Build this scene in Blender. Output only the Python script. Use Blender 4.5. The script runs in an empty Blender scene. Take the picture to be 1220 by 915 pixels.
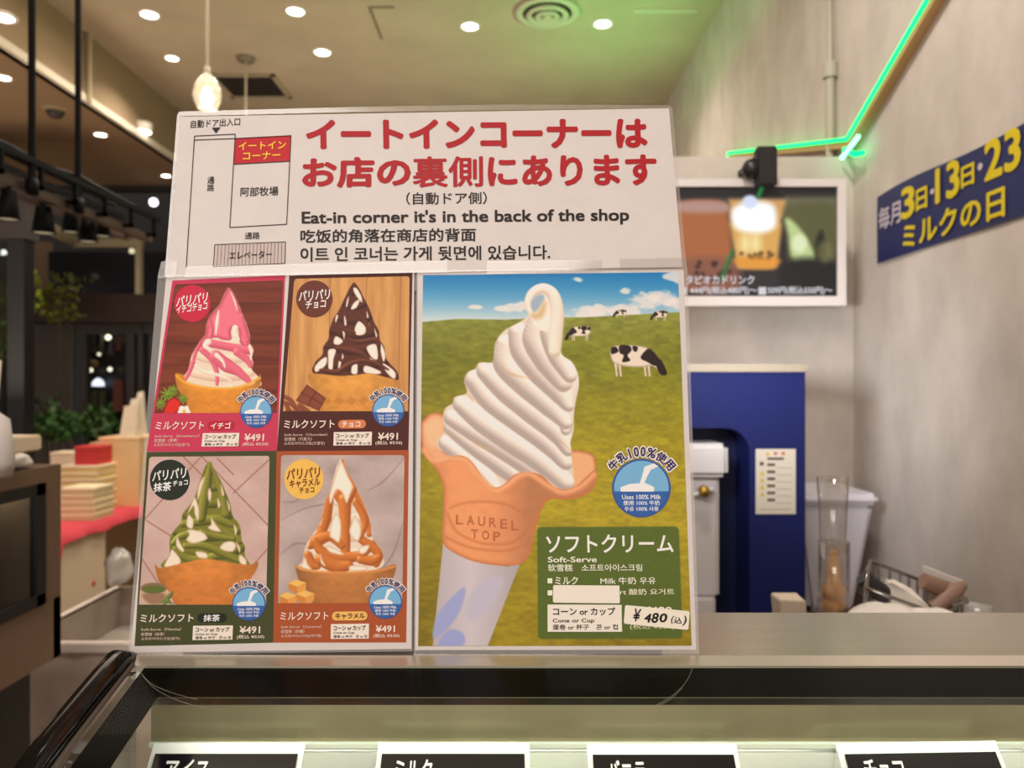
import bpy, bmesh, math, random
import numpy as np
from mathutils import Vector, Matrix

# ------------------------------------------------------------------ camera, world, lights, exposure
sc = bpy.context.scene
COL = sc.collection
EYE = 1.5            # camera height above the floor (m)
F = 921.0            # focal length in pixels of the 1220 x 915 frame
CX, CY = 610.0, 457.5

cam_d = bpy.data.cameras.new('camera')
cam = bpy.data.objects.new('camera', cam_d)
COL.objects.link(cam)
cam.location = (0, 0, EYE)
cam.rotation_euler = (math.pi / 2, 0, 0)
cam_d.sensor_width = 36.0
cam_d.lens = 36.0 * F / 1220.0
cam_d.clip_start = 0.01
cam_d.dof.use_dof = True
cam_d.dof.focus_distance = 0.612
cam_d.dof.aperture_fstop = 7.5
sc.camera = cam

world = bpy.data.worlds.new('mall_ambient')
sc.world = world
world.use_nodes = True
world.node_tree.nodes['Background'].inputs[0].default_value = (1.0, 0.90, 0.82, 1)
world.node_tree.nodes['Background'].inputs[1].default_value = 1.0

vs = sc.view_settings
vs.view_transform = 'Standard'
vs.look = 'None'
vs.gamma = 1.0
vs.use_curve_mapping = False
vs.exposure = 0.0
sc.cycles.use_denoising = True
sc.cycles.max_bounces = 8
sc.cycles.transparent_max_bounces = 24
sc.cycles.caustics_reflective = False
sc.cycles.caustics_refractive = False
sc.cycles.sample_clamp_indirect = 4.0


def lamp(name, kind, loc, energy, color, aim=None, size=None, size_y=None, spot=None, blend=0.6, radius=None, spread=None):
    d = bpy.data.lights.new(name, kind)
    d.energy = energy
    d.color = color
    if kind == 'AREA':
        d.size = size
        if size_y:
            d.shape = 'RECTANGLE'
            d.size_y = size_y
        if spread:
            d.spread = spread
    if kind == 'SPOT':
        d.spot_size = spot
        d.spot_blend = blend
    if radius:
        d.shadow_soft_size = radius
    o = bpy.data.objects.new(name, d)
    COL.objects.link(o)
    o.location = loc
    if aim is not None:
        o.rotation_euler = (Vector(aim) - Vector(loc)).to_track_quat('-Z', 'Y').to_euler()
    return o


WARM = (1.0, 0.90, 0.82)
# added fill panels at ceiling height: one for the board, one over the room
lamp('fill_panel', 'AREA', (-0.5, -1.3, EYE + 1.9), 64, WARM, aim=(0, 0.6, EYE - 0.1), size=1.8, size_y=1.4)
lamp('fill_panel', 'AREA', (-1.0, 3.2, EYE + 1.9), 34, (1.0, 0.84, 0.70), aim=(-1.0, 3.2, 0), size=2.4, size_y=2.4)
# added upward fill that brightens the ceilings; unseen, no fixture stands there
lamp('fill_uplight', 'AREA', (-0.5, 4.6, EYE + 0.25), 17, (1.0, 0.87, 0.72), aim=(-0.5, 4.6, EYE + 2), size=2.0, size_y=1.2)
lamp('fill_uplight', 'AREA', (-3.3, 3.6, EYE - 0.1), 22, (1.0, 0.84, 0.66), aim=(-3.3, 3.6, EYE + 2), size=0.8, size_y=1.2)
# cool work light over the back counter
lamp('work_light', 'AREA', (0.22, 1.40, EYE + 0.12), 1.3, (0.92, 0.94, 1.0), aim=(1.05, 2.40, EYE - 0.05), size=0.16, size_y=0.16, spread=1.1)
lamp('downlight_or_fill_lamp', 'SPOT', (-0.55, 0.3, EYE + 1.9), 130, WARM, aim=(-1.45, 2.2, .7), spot=1.1, radius=.1)  # added spot out of frame, brightens the trolley and fridge
lamp('downlight_or_fill_lamp', 'SPOT', (-1.5, 3.5, EYE + 1.9), 50, WARM, aim=(-2.2, 3.9, 0), spot=1.7, radius=.1)  # added spot, fill for the left side around the table
lamp('downlight_or_fill_lamp', 'SPOT', (0.25, 1.2, EYE + 1.9), 85, (1.0, .93, .88), aim=(1.0, 2.0, EYE), spot=1.9, radius=.1)  # added spot out of frame, brightens the right wall and machine
# light bar under the rear edge of the display case
lamp('case_bar_or_fill', 'AREA', (0.33, 0.600, EYE - 0.2275), 1.3, (1.0, 1.0, 0.97), aim=(0.33, 0.56, EYE - 0.5), size=1.15, size_y=0.012)
# added fill that lights the sign fronts, hidden under the black glass border
lamp('case_bar_or_fill', 'AREA', (0.33, 0.548, EYE - 0.2185), .6, (1.0, 1.0, 0.97), aim=(0.33, 0.52, EYE - 0.5), size=1.15, size_y=0.010)


# ------------------------------------------------------------------ helpers
def P(px, py, d, dz=0.0):
    """point that stands d metres in front of the eye and shows at (px, py)"""
    return Vector(((px - CX) / F * d, d, EYE + (CY - py) / F * d + dz))


def lin1(c):
    c = c / 255.0
    return c / 12.92 if c <= 0.04045 else ((c + 0.055) / 1.055) ** 2.4


def lin(rgb, gain=1.0):
    return tuple(min(0.95, lin1(c) * gain) for c in rgb[:3]) + (1.0,)


MATS = {}


def mat(name, rgb, rough=0.6, metal=0.0, gain=1.0, coat=0.0, noise=0.0, nscale=20.0, bump=0.0, spec=0.5, emit=0.0,
        stretch=None, rgb2=None, coatrough=0.1):
    if name in MATS:
        return MATS[name]
    m = bpy.data.materials.new(name)
    m.use_nodes = True
    nt = m.node_tree
    b = nt.nodes['Principled BSDF']
    c = lin(rgb, gain)
    b.inputs['Base Color'].default_value = c
    b.inputs['Roughness'].default_value = rough
    b.inputs['Metallic'].default_value = metal
    b.inputs['Specular IOR Level'].default_value = spec
    b.inputs['Coat Weight'].default_value = coat
    b.inputs['Coat Roughness'].default_value = coatrough
    if emit:
        b.inputs['Emission Color'].default_value = c
        b.inputs['Emission Strength'].default_value = emit
    if noise or bump:
        tc = nt.nodes.new('ShaderNodeTexCoord')
        mp = nt.nodes.new('ShaderNodeMapping')
        nt.links.new(tc.outputs['Object'], mp.inputs['Vector'])
        if stretch:
            mp.inputs['Scale'].default_value = stretch
        n = nt.nodes.new('ShaderNodeTexNoise')
        n.inputs['Scale'].default_value = nscale
        n.inputs['Detail'].default_value = 5
        n.inputs['Roughness'].default_value = 0.6
        nt.links.new(mp.outputs['Vector'], n.inputs['Vector'])
        if noise:
            r = nt.nodes.new('ShaderNodeValToRGB')
            c2 = lin(rgb2, gain) if rgb2 else tuple(x * (1 - noise) for x in c[:3]) + (1,)
            r.color_ramp.elements[0].position = 0.32
            r.color_ramp.elements[1].position = 0.68
            r.color_ramp.elements[0].color = c2
            r.color_ramp.elements[1].color = c if rgb2 else tuple(min(0.95, x * (1 + noise * 0.6)) for x in c[:3]) + (1,)
            nt.links.new(n.outputs['Fac'], r.inputs['Fac'])
            nt.links.new(r.outputs['Color'], b.inputs['Base Color'])
        if bump:
            bp = nt.nodes.new('ShaderNodeBump')
            bp.inputs['Strength'].default_value = bump
            bp.inputs['Distance'].default_value = 0.01
            nt.links.new(n.outputs['Fac'], bp.inputs['Height'])
            nt.links.new(bp.outputs['Normal'], b.inputs['Normal'])
    MATS[name] = m
    return m


def glow(name, rgb, strength):
    if name in MATS:
        return MATS[name]
    m = bpy.data.materials.new(name)
    m.use_nodes = True
    nt = m.node_tree
    nt.nodes.remove(nt.nodes['Principled BSDF'])
    e = nt.nodes.new('ShaderNodeEmission')
    e.inputs[0].default_value = lin(rgb)
    e.inputs[1].default_value = strength
    nt.links.new(e.outputs[0], nt.nodes['Material Output'].inputs[0])
    MATS[name] = m
    return m


def clear(name, tint=(255, 255, 255), rough=0.03, haze=0.0, haze_rgb=(230, 225, 220), ior=1.5, boost=1.0):
    """thin clear sheet: transparent, with Fresnel reflection and an optional milky share"""
    if name in MATS:
        return MATS[name]
    m = bpy.data.materials.new(name)
    m.use_nodes = True
    nt = m.node_tree
    nt.nodes.remove(nt.nodes['Principled BSDF'])
    t = nt.nodes.new('ShaderNodeBsdfTransparent')
    t.inputs[0].default_value = lin(tint)
    g = nt.nodes.new('ShaderNodeBsdfGlossy')
    g.inputs['Roughness'].default_value = rough
    fr = nt.nodes.new('ShaderNodeLayerWeight')      # 'Facing': 1 - |cos|, the same from both sides of a thin sheet
    fr.inputs[0].default_value = 0.5
    pw = nt.nodes.new('ShaderNodeMath')
    pw.operation = 'POWER'
    pw.inputs[1].default_value = 5.0
    nt.links.new(fr.outputs['Facing'], pw.inputs[0])
    mul = nt.nodes.new('ShaderNodeMath')
    mul.operation = 'MULTIPLY_ADD'
    mul.use_clamp = True
    mul.inputs[1].default_value = 0.94 * boost
    mul.inputs[2].default_value = 0.045 * boost
    nt.links.new(pw.outputs[0], mul.inputs[0])
    base = t
    if haze:
        d = nt.nodes.new('ShaderNodeBsdfDiffuse')
        d.inputs[0].default_value = lin(haze_rgb)
        mh = nt.nodes.new('ShaderNodeMixShader')
        mh.inputs[0].default_value = haze
        nt.links.new(t.outputs[0], mh.inputs[1])
        nt.links.new(d.outputs[0], mh.inputs[2])
        base = mh
    mx = nt.nodes.new('ShaderNodeMixShader')
    nt.links.new(mul.outputs[0], mx.inputs[0])
    nt.links.new(base.outputs[0], mx.inputs[1])
    nt.links.new(g.outputs[0], mx.inputs[2])
    nt.links.new(mx.outputs[0], nt.nodes['Material Output'].inputs[0])
    MATS[name] = m
    return m


def vcol_mat(name, emit=0.0, rough=0.5, coat=0.0):
    """a printed or lit picture whose colours are a point attribute of its own mesh"""
    if name in MATS:
        return MATS[name]
    m = bpy.data.materials.new(name)
    m.use_nodes = True
    nt = m.node_tree
    b = nt.nodes['Principled BSDF']
    a = nt.nodes.new('ShaderNodeAttribute')
    a.attribute_name = 'print'
    if emit:
        b.inputs['Base Color'].default_value = (0.01, 0.01, 0.01, 1)
        nt.links.new(a.outputs['Color'], b.inputs['Emission Color'])
        b.inputs['Emission Strength'].default_value = emit
    else:
        nt.links.new(a.outputs['Color'], b.inputs['Base Color'])
    b.inputs['Roughness'].default_value = rough
    b.inputs['Coat Weight'].default_value = coat
    b.inputs['Specular IOR Level'].default_value = 0.25
    MATS[name] = m
    return m


def tag(o, label=None, cat=None, group=None, kind=None):
    if label:
        o['label'] = label
    if cat:
        o['category'] = cat
    if group:
        o['group'] = group
    if kind:
        o['kind'] = kind
    return o


def thing(name, label, cat, loc=(0, 0, 0), rz=0.0, group=None):
    o = bpy.data.objects.new(name, None)
    COL.objects.link(o)
    o.empty_display_size = 0.05
    o.location = loc
    o.rotation_euler = (0, 0, rz)
    return tag(o, label, cat, group)


WORLD = {}


def attach(o, parent):
    """the mesh of o is in world space; parent it and move the mesh into the frame of the thing's base"""
    if parent.parent is None and parent.type == 'EMPTY':
        M = Matrix.LocRotScale(parent.location, parent.rotation_euler, None)
    else:
        M = WORLD.get(parent.name, Matrix())
    o.parent = parent
    o.data.transform(M.inverted())
    WORLD[o.name] = M


class MB:
    """collects shapes in world coordinates and links them as one mesh object"""

    def __init__(self):
        self.v, self.f, self.s = [], [], []

    def add(self, vs_, fs_, smooth=False):
        k = len(self.v)
        self.v += [tuple(p) for p in vs_]
        self.f += [tuple(i + k for i in f) for f in fs_]
        self.s += [smooth] * len(fs_)
        return self

    def quad(self, a, b, c, d):
        return self.add([a, b, c, d], [(0, 1, 2, 3)])

    def box(self, lo, hi, rz=0.0, c=None):
        x0, y0, z0 = lo
        x1, y1, z1 = hi
        pts = [Vector(p) for p in ((x0, y0, z0), (x1, y0, z0), (x1, y1, z0), (x0, y1, z0), (x0, y0, z1), (x1, y0, z1), (x1, y1, z1), (x0, y1, z1))]
        if rz:
            c = Vector(c) if c else Vector(((x0 + x1) / 2, (y0 + y1) / 2, 0))
            R = Matrix.Rotation(rz, 3, 'Z')
            pts = [R @ (p - c) + c for p in pts]
        return self.add(pts, [(0, 3, 2, 1), (4, 5, 6, 7), (0, 1, 5, 4), (1, 2, 6, 5), (2, 3, 7, 6), (3, 0, 4, 7)])

    def tube(self, pts, r, n=10, caps=True, closed=False):
        pts = [Vector(p) for p in pts]
        rs = r if isinstance(r, (list, tuple)) else [r] * len(pts)
        ring = []
        up = Vector((0, 0, 1))
        m = len(pts)
        prev = None
        for i, p in enumerate(pts):
            a = pts[(i - 1) % m] if closed else pts[max(i - 1, 0)]
            b = pts[(i + 1) % m] if closed else pts[min(i + 1, m - 1)]
            t = (b - a).normalized()
            if prev is None:
                x = t.cross(up if abs(t.dot(up)) < 0.95 else Vector((1, 0, 0))).normalized()
            else:
                x = (prev - t * prev.dot(t)).normalized()
            prev = x
            y = t.cross(x)
            ring.append([p + (x * math.cos(2 * math.pi * k / n) + y * math.sin(2 * math.pi * k / n)) * rs[i] for k in range(n)])
        vs_ = [q for rg in ring for q in rg]
        fs_ = []
        for i in range(m if closed else m - 1):
            j = (i + 1) % m
            for k in range(n):
                fs_.append((i * n + k, i * n + (k + 1) % n, j * n + (k + 1) % n, j * n + k))
        self.add(vs_, fs_, True)
        if caps and not closed:
            self.add(ring[0], [tuple(range(n))])
            self.add(ring[-1], [tuple(reversed(range(n)))])
        return self

    def lathe(self, c, prof, n=24, axis='Z', sx=1.0):
        """prof: (radius, height) pairs around a vertical axis through c"""
        c = Vector(c)
        vs_, fs_ = [], []
        for r, h in prof:
            for k in range(n):
                a = 2 * math.pi * k / n
                v = Vector((r * math.cos(a) * sx, r * math.sin(a), h))
                if axis == 'Y':
                    v = Vector((v.x, h, v.y))
                elif axis == 'X':
                    v = Vector((h, v.x, v.y))
                vs_.append(c + v)
        for i in range(len(prof) - 1):
            for k in range(n):
                fs_.append((i * n + k, i * n + (k + 1) % n, (i + 1) * n + (k + 1) % n, (i + 1) * n + k))
        return self.add(vs_, fs_, True)

    def blob(self, c, r, seed=0, amp=0.2, nu=14, nv=9, scale=(1, 1, 1)):
        rnd = random.Random(seed)
        ph = [rnd.uniform(0, 6.28) for _ in range(6)]
        vs_, fs_ = [], []
        for j in range(nv + 1):
            th = math.pi * j / nv
            for i in range(nu):
                a = 2 * math.pi * i / nu
                k = 1 + amp * (math.sin(3 * a + ph[0] + 2 * th) * .5 + math.sin(5 * th + ph[1] + a) * .35 + math.sin(7 * a + ph[2]) * .25 * math.sin(th))
                vs_.append((c[0] + r * scale[0] * k * math.sin(th) * math.cos(a), c[1] + r * scale[1] * k * math.sin(th) * math.sin(a), c[2] + r * scale[2] * k * math.cos(th)))
        for j in range(nv):
            for i in range(nu):
                fs_.append((j * nu + i, j * nu + (i + 1) % nu, (j + 1) * nu + (i + 1) % nu, (j + 1) * nu + i))
        return self.add(vs_, fs_, True)

    def build(self, name, m, parent=None, bevel=0.0):
        me = bpy.data.meshes.new(name)
        me.from_pydata(self.v, [], self.f)
        me.polygons.foreach_set('use_smooth', self.s)
        me.materials.append(m)
        me.update()
        o = bpy.data.objects.new(name, me)
        COL.objects.link(o)
        if parent is not None:
            attach(o, parent)
        if bevel:
            bm = bmesh.new()
            bm.from_mesh(me)
            bmesh.ops.remove_doubles(bm, verts=bm.verts, dist=1e-6)
            es = [e for e in bm.edges if len(e.link_faces) == 2 and e.calc_face_angle(0) > 0.6]
            bmesh.ops.bevel(bm, geom=es, offset=bevel, segments=2, affect='EDGES', clamp_overlap=True)
            bm.to_mesh(me)
            bm.free()
        me.update()
        return o




def struct(name, mb, m, parent=None, bevel=0.0):
    o = mb.build(name, m, parent, bevel)
    if parent is None:
        o['kind'] = 'structure'
    return o


def copy_tree(root, loc, rz=None, label=None, group=None):
    r = root.copy()
    COL.objects.link(r)
    r.location = loc
    if rz is not None:
        r.rotation_euler = (0, 0, rz)
    if label:
        r['label'] = label
    if group:
        r['group'] = group
    for ch in list(root.children):
        c = ch.copy()
        COL.objects.link(c)
        c.parent = r
        for g in list(ch.children):
            d = g.copy()
            COL.objects.link(d)
            d.parent = c
    return r


# ------------------------------------------------------------------ numpy picture painting (flat print)
def catmull(pts, n=8, closed=False):
    p = np.array(pts, float)
    m = len(p)
    if m < 3:
        return p
    out = []
    rng = range(m) if closed else range(m - 1)
    for i in rng:
        p0 = p[(i - 1) % m] if closed else p[max(i - 1, 0)]
        p1 = p[i]
        p2 = p[(i + 1) % m]
        p3 = p[(i + 2) % m] if closed else p[min(i + 2, m - 1)]
        for k in range(n):
            t = k / n
            out.append(0.5 * ((2 * p1) + (-p0 + p2) * t + (2 * p0 - 5 * p1 + 4 * p2 - p3) * t * t + (-p0 + 3 * p1 - 3 * p2 + p3) * t ** 3))
    if not closed:
        out.append(p[-1])
    return np.array(out)


def vnoise(X, Y, sx, sy, seed):
    rs = np.random.RandomState(seed)
    g = rs.rand(64, 64)
    x, y = X / sx + 1000, Y / sy + 1000
    xi, yi = np.floor(x).astype(int), np.floor(y).astype(int)
    fx, fy = x - xi, y - yi
    fx, fy = fx * fx * (3 - 2 * fx), fy * fy * (3 - 2 * fy)
    a, b = g[yi % 64, xi % 64], g[yi % 64, (xi + 1) % 64]
    c, d = g[(yi + 1) % 64, xi % 64], g[(yi + 1) % 64, (xi + 1) % 64]
    return (a * (1 - fx) + b * fx) * (1 - fy) + (c * (1 - fx) + d * fx) * fy


def fbm(X, Y, sx, sy, seed, o=4):
    t, a, s = 0, 1.0, 0
    for k in range(o):
        t = t + a * vnoise(X, Y, sx / 2 ** k, sy / 2 ** k, seed + k * 7)
        s += a
        a *= 0.55
    return t / s


class Pic:
    """a picture sampled at a grid of photo-scale coordinates laid on a quad"""

    def __init__(self, quad, step=1.0, origin=(0, 0), scale=1.0):
        (ax, ay), (bx, by), (cx, cy), (dx, dy) = quad      # TL TR BR BL
        nx = int(max(bx - ax, cx - dx) / step) + 2
        ny = int(max(dy - ay, cy - by) / step) + 2
        s, t = np.meshgrid(np.linspace(0, 1, nx), np.linspace(0, 1, ny))
        self.S, self.T = s, t
        self.PX = (ax * (1 - s) + bx * s) * (1 - t) + (dx * (1 - s) + cx * s) * t
        self.PY = (ay * (1 - s) + by * s) * (1 - t) + (dy * (1 - s) + cy * s) * t
        # painting coordinates (those of an enlarged view)
        self.X = (self.PX - origin[0]) * scale
        self.Y = (self.PY - origin[1]) * scale
        self.aa = 0.6 * scale * step
        self.C = np.zeros(s.shape + (3,))
        self.full = (slice(0, ny), slice(0, nx))

    def win(self, pts, pad):
        x0, y0 = pts.min(0) - pad
        x1, y1 = pts.max(0) + pad
        m = (self.X >= x0) & (self.X <= x1) & (self.Y >= y0) & (self.Y <= y1)
        r = np.where(m.any(1))[0]
        c = np.where(m.any(0))[0]
        if len(r) == 0 or len(c) == 0:
            return None
        return (slice(r[0], r[-1] + 1), slice(c[0], c[-1] + 1))

    def sdf(self, pts, w):
        X, Y = self.X[w], self.Y[w]
        inside = np.zeros(X.shape, bool)
        dist = np.full(X.shape, 1e9)
        n = len(pts)
        for i in range(n):
            ax, ay = pts[i]
            bx, by = pts[(i + 1) % n]
            if ay != by:
                cr = ((ay > Y) != (by > Y)) & (X < (bx - ax) * (Y - ay) / (by - ay) + ax)
                inside ^= cr
            ex, ey = bx - ax, by - ay
            L = ex * ex + ey * ey + 1e-9
            t = np.clip(((X - ax) * ex + (Y - ay) * ey) / L, 0, 1)
            dist = np.minimum(dist, (X - ax - t * ex) ** 2 + (Y - ay - t * ey) ** 2)
        dist = np.sqrt(dist)
        return np.where(inside, -dist, dist)

    def put(self, w, alpha, col):
        col = np.asarray(col, float)
        a = alpha[..., None]
        self.C[w] = self.C[w] * (1 - a) + col * a

    def mask(self, pts, smooth=6, soft=None):
        p = catmull(pts, smooth, True) if smooth else np.array(pts, float)
        w = self.full
        M = np.zeros(self.X.shape)
        ww = self.win(p, 6)
        if ww is None:
            return M
        s = soft or self.aa
        M[ww] = np.clip(0.5 - self.sdf(p, ww) / (2 * s), 0, 1)
        return M

    def poly(self, pts, col, smooth=6, soft=None, alpha=1.0, clip=None, edge=None, edgew=10):
        p = catmull(pts, smooth, True) if smooth else np.array(pts, float)
        s = soft or self.aa
        w = self.win(p, s * 2)
        if w is None:
            return
        d = self.sdf(p, w)
        a = np.clip(0.5 - d / (2 * s), 0, 1) * alpha
        if clip is not None:
            a = a * clip[w]
        c = np.asarray(col, float)
        if c.ndim == 3:
            c = c[w]
        if edge is not None:
            k = np.clip(1 + d / edgew, 0, 1)[..., None] ** 1.5
            c = c * (1 - k) + np.asarray(edge, float) * k
        self.put(w, a, c)

    def tube(self, pts, width, light, dark, L=(-0.55, -0.6), clip=None, alpha=1.0, taper=True, amb=0.25, spec=0.0, soft=None):
        p = catmull(pts, 7)
        n = len(p)
        ws = np.interp(np.linspace(0, 1, n), np.linspace(0, 1, len(width)), width) if isinstance(width, (list, tuple)) else np.full(n, float(width))
        s = soft or self.aa
        w = self.win(p, max(ws) + s * 2)
        if w is None:
            return
        X, Y = self.X[w], self.Y[w]
        best = np.full(X.shape, 1e9)
        cr = np.zeros(X.shape)
        wd = np.ones(X.shape)
        nxx = np.zeros(X.shape)
        nyy = np.zeros(X.shape)
        for i in range(n - 1):
            ax, ay = p[i]
            ex, ey = p[i + 1] - p[i]
            Ls = ex * ex + ey * ey + 1e-9
            t = np.clip(((X - ax) * ex + (Y - ay) * ey) / Ls, 0, 1)
            qx, qy = X - ax - t * ex, Y - ay - t * ey
            d = np.sqrt(qx * qx + qy * qy)
            hw = (ws[i] * (1 - t) + ws[i + 1] * t) / 2
            rel = d / np.maximum(hw, .01)
            m = rel < best
            best = np.where(m, rel, best)
            wd = np.where(m, hw, wd)
            nxx = np.where(m, qx / np.maximum(hw, .01), nxx)
            nyy = np.where(m, qy / np.maximum(hw, .01), nyy)
        a = np.clip(0.5 + (1 - best) * wd / (2 * s), 0, 1) * alpha
        if clip is not None:
            a = a * clip[w]
        nz = np.sqrt(np.clip(1 - nxx ** 2 - nyy ** 2, 0, 1))
        lam = np.clip(nxx * L[0] + nyy * L[1] + nz * 0.6, 0, 1)
        k = (amb + (1 - amb) * lam / 0.85)[..., None].clip(0, 1)
        c = np.asarray(dark, float) * (1 - k) + np.asarray(light, float) * k
        if spec:
            c = c + spec * 255 * (np.clip(lam, 0, 1) ** 14)[..., None]
        self.put(w, a, c)

    def disc(self, c, r, col, **k):
        ry = r if not isinstance(r, tuple) else r[1]
        rx = r if not isinstance(r, tuple) else r[0]
        self.poly([(c[0] + rx * math.cos(a), c[1] + ry * math.sin(a)) for a in np.linspace(0, 2 * math.pi, 21)[:-1]], col, smooth=2, **k)

    def mesh(self, name, m, fn, parent, gain=1.0):
        ny, nx = self.S.shape
        V = fn(self.PX, self.PY).reshape(-1, 3)
        idx = np.arange(nx * ny).reshape(ny, nx)
        q = np.stack([idx[:-1, :-1], idx[1:, :-1], idx[1:, 1:], idx[:-1, 1:]], -1).reshape(-1, 4)
        me = bpy.data.meshes.new(name)
        me.vertices.add(len(V))
        me.vertices.foreach_set('co', V.astype(np.float32).ravel())
        me.loops.add(q.size)
        me.loops.foreach_set('vertex_index', q.astype(np.int32).ravel())
        me.polygons.add(len(q))
        me.polygons.foreach_set('loop_start', (np.arange(len(q)) * 4).astype(np.int32))
        me.update(calc_edges=True)
        c = np.clip(self.C / 255.0, 0, 1).reshape(-1, 3)
        c = np.where(c <= 0.04045, c / 12.92, ((c + 0.055) / 1.055) ** 2.4) * gain
        c = np.concatenate([np.clip(c, 0, 0.95 if gain != 1.0 else 1.0), np.ones((len(c), 1))], 1)
        at = me.attributes.new('print', 'FLOAT_COLOR', 'POINT')
        at.data.foreach_set('color', c.astype(np.float32).ravel())
        me.materials.append(m)
        o = bpy.data.objects.new(name, me)
        COL.objects.link(o)
        if parent is not None:
            attach(o, parent)
        return o


# ------------------------------------------------------------------ lettering
_tc = {}


def text_outline(s, bold=0.0, res=3):
    """ink outline of a phrase as vertices in 0..1 of its ink box, plus faces"""
    key = (s, bold, res)
    if key in _tc:
        return _tc[key]
    cu = bpy.data.curves.new('t', 'FONT')
    cu.body = s
    cu.size = 1.0
    cu.resolution_u = res
    cu.fill_mode = 'FRONT'
    o = bpy.data.objects.new('t', cu)
    COL.objects.link(o)
    dg = bpy.context.evaluated_depsgraph_get()
    dg.update()
    me = bpy.data.meshes.new_from_object(o.evaluated_get(dg))
    n = len(me.vertices)
    co = np.zeros(n * 3)
    me.vertices.foreach_get('co', co)
    co = co.reshape(-1, 3)[:, :2]
    fs = [tuple(p.vertices) for p in me.polygons]
    bpy.data.objects.remove(o)
    bpy.data.curves.remove(cu)
    bpy.data.meshes.remove(me)
    if bold > 0:
        # heavier weight: the same outline laid over itself, shifted all round
        k = 4 if len(s) > 14 else (6 if bold < .02 else 8)
        sh = [(0, 0)] + [(bold * math.cos(2 * math.pi * i / k + .785), bold * math.sin(2 * math.pi * i / k + .785)) for i in range(k)]
        fs = [tuple(v + j * n for v in f) for j in range(len(sh)) for f in fs]
        co = np.concatenate([co + np.array(q) for q in sh])
    lo, hi = co.min(0), co.max(0)
    uv = (co - lo) / np.maximum(hi - lo, 1e-6)
    uv = np.concatenate([uv, (np.arange(len(uv)) // n)[:, None]], 1)      # third column: which copy of the outline
    _tc[key] = (uv, fs, (hi - lo)[0] / (hi - lo)[1])
    return _tc[key]


def flat_mesh(name, V, fs, m, parent):
    """V already in world space; flipped where needed so that it faces the eye"""
    me = bpy.data.meshes.new(name)
    me.from_pydata([tuple(v) for v in V], [], fs)
    me.materials.append(m)
    me.update()
    o = bpy.data.objects.new(name, me)
    COL.objects.link(o)
    if parent is not None:
        attach(o, parent)
    return o
# ------------------------------------------------------------------ the menu board (three laminated sheets taped together)
GAIN = 1.28          # printed colours: photographed value -> reflectance


def plane_fn(a, b, off):
    """photo position -> point on a sheet plane (depth = a + b z), lifted off by `off` metres"""
    def fn(px, py):
        px, py = np.asarray(px, float), np.asarray(py, float)
        v = (CY - py) / F
        t = a / (1 - b * v)
        return np.stack([(px - CX) / F * t, t - off, EYE + v * t + off * b], -1)
    return fn


def LO(off=0.0):
    return plane_fn(0.6214, 0.1687, off)


def HI(off=0.0):
    return plane_fn(0.6146, 0.2168, off)


def lean_lo(x, y):
    xs = [190, 335, 488, 502, 815]
    if y < 537:
        return float(np.interp(x, xs, [-.15, -.048, -.022, -.013, .033]))
    return float(np.interp(x, xs, [-.0625, -.026, -.013, -.012, .036]))


def slope_lo(x, y):
    return float(np.interp(y, [325, 537, 770], [-.03, -.008, -.012])) if x < 495 else -.004


def lean_hi(x, y):
    return float(np.interp(x, [205, 805], [-.066, .07]))


def slope_hi(x, y):
    return float(np.interp(x, [230, 350, 420, 700], [-.05, -.03, -.010, -.008]))


board = thing('menu_board', 'large laminated soft-serve menu board with white heading sheet, leaning on the steel ledge', 'menu board',
              (0.0, 0.590, EYE - 0.205))
M_paper = mat('laminated_paper', (224, 217, 214), rough=0.5, spec=0.3, gain=1.0, noise=0.03, nscale=40)


def slab(name, fn_front, quad, m, parent, th=0.0012):
    f = [Vector(fn_front(*p)) for p in quad]
    b = [p + Vector((0, th, 0)) for p in f]
    mb = MB().add(f + b, [(0, 3, 2, 1), (4, 5, 6, 7), (0, 1, 5, 4), (1, 2, 6, 5), (2, 3, 7, 6), (3, 0, 4, 7)])
    return mb.build(name, m, parent)


def band(name, fn, outer, inner, m, parent):
    o = [Vector(fn(*p)) for p in outer]
    i = [Vector(fn(*p)) for p in inner]
    n = len(o)
    mb = MB().add(o + i, [(k, (k + 1) % n, n + (k + 1) % n, n + k) for k in range(n)])
    return mb.build(name, m, parent)


M_film = clear('laminating_film', rough=0.08, haze=0.22, haze_rgb=(236, 228, 220), boost=2.0)
L1, L2, L3, L4, L5 = 0.0002, 0.0004, 0.0006, 0.0008, 0.0010

flav = slab('flavour_sheet', LO(), [(198, 329), (493.5, 322.5), (490, 773), (155, 778)], M_paper, board)
flav['label'] = 'left laminated sheet with four flavoured soft-serve pictures'
post = slab('poster_sheet', LO(), [(497.5, 322), (814.5, 320), (829.5, 774), (494.5, 774.5)], M_paper, board)
post['label'] = 'right laminated sheet with a plain milk soft-serve cone over a pasture'
note = slab('directions_sheet', HI(), [(215, 139), (797, 129), (813, 318), (200, 327)], M_paper, board)
note['label'] = 'white laminated sheet with red heading and a small floor map'
band('film_rim', LO(0.0001), [(188, 329), (494, 322), (491.5, 776), (152, 780)], [(198, 329), (493.5, 322.5), (490, 773), (155, 777)], M_film, flav)
band('film_rim', LO(0.0001), [(495.5, 321), (819, 319), (833, 779), (493, 779.5)], [(497.5, 322), (814.5, 320), (829.5, 774), (494.5, 774.5)], M_film, post)
band('film_rim', HI(0.0001), [(211, 137), (214, 133), (420, 127.5), (600, 124.5), (797, 125.5), (801, 129), (818, 319), (196, 330)],
     [(215, 139), (216, 138.5), (420, 133.5), (600, 131), (796, 129), (797, 129.5), (813, 318), (200, 327)], M_film, note)
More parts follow.
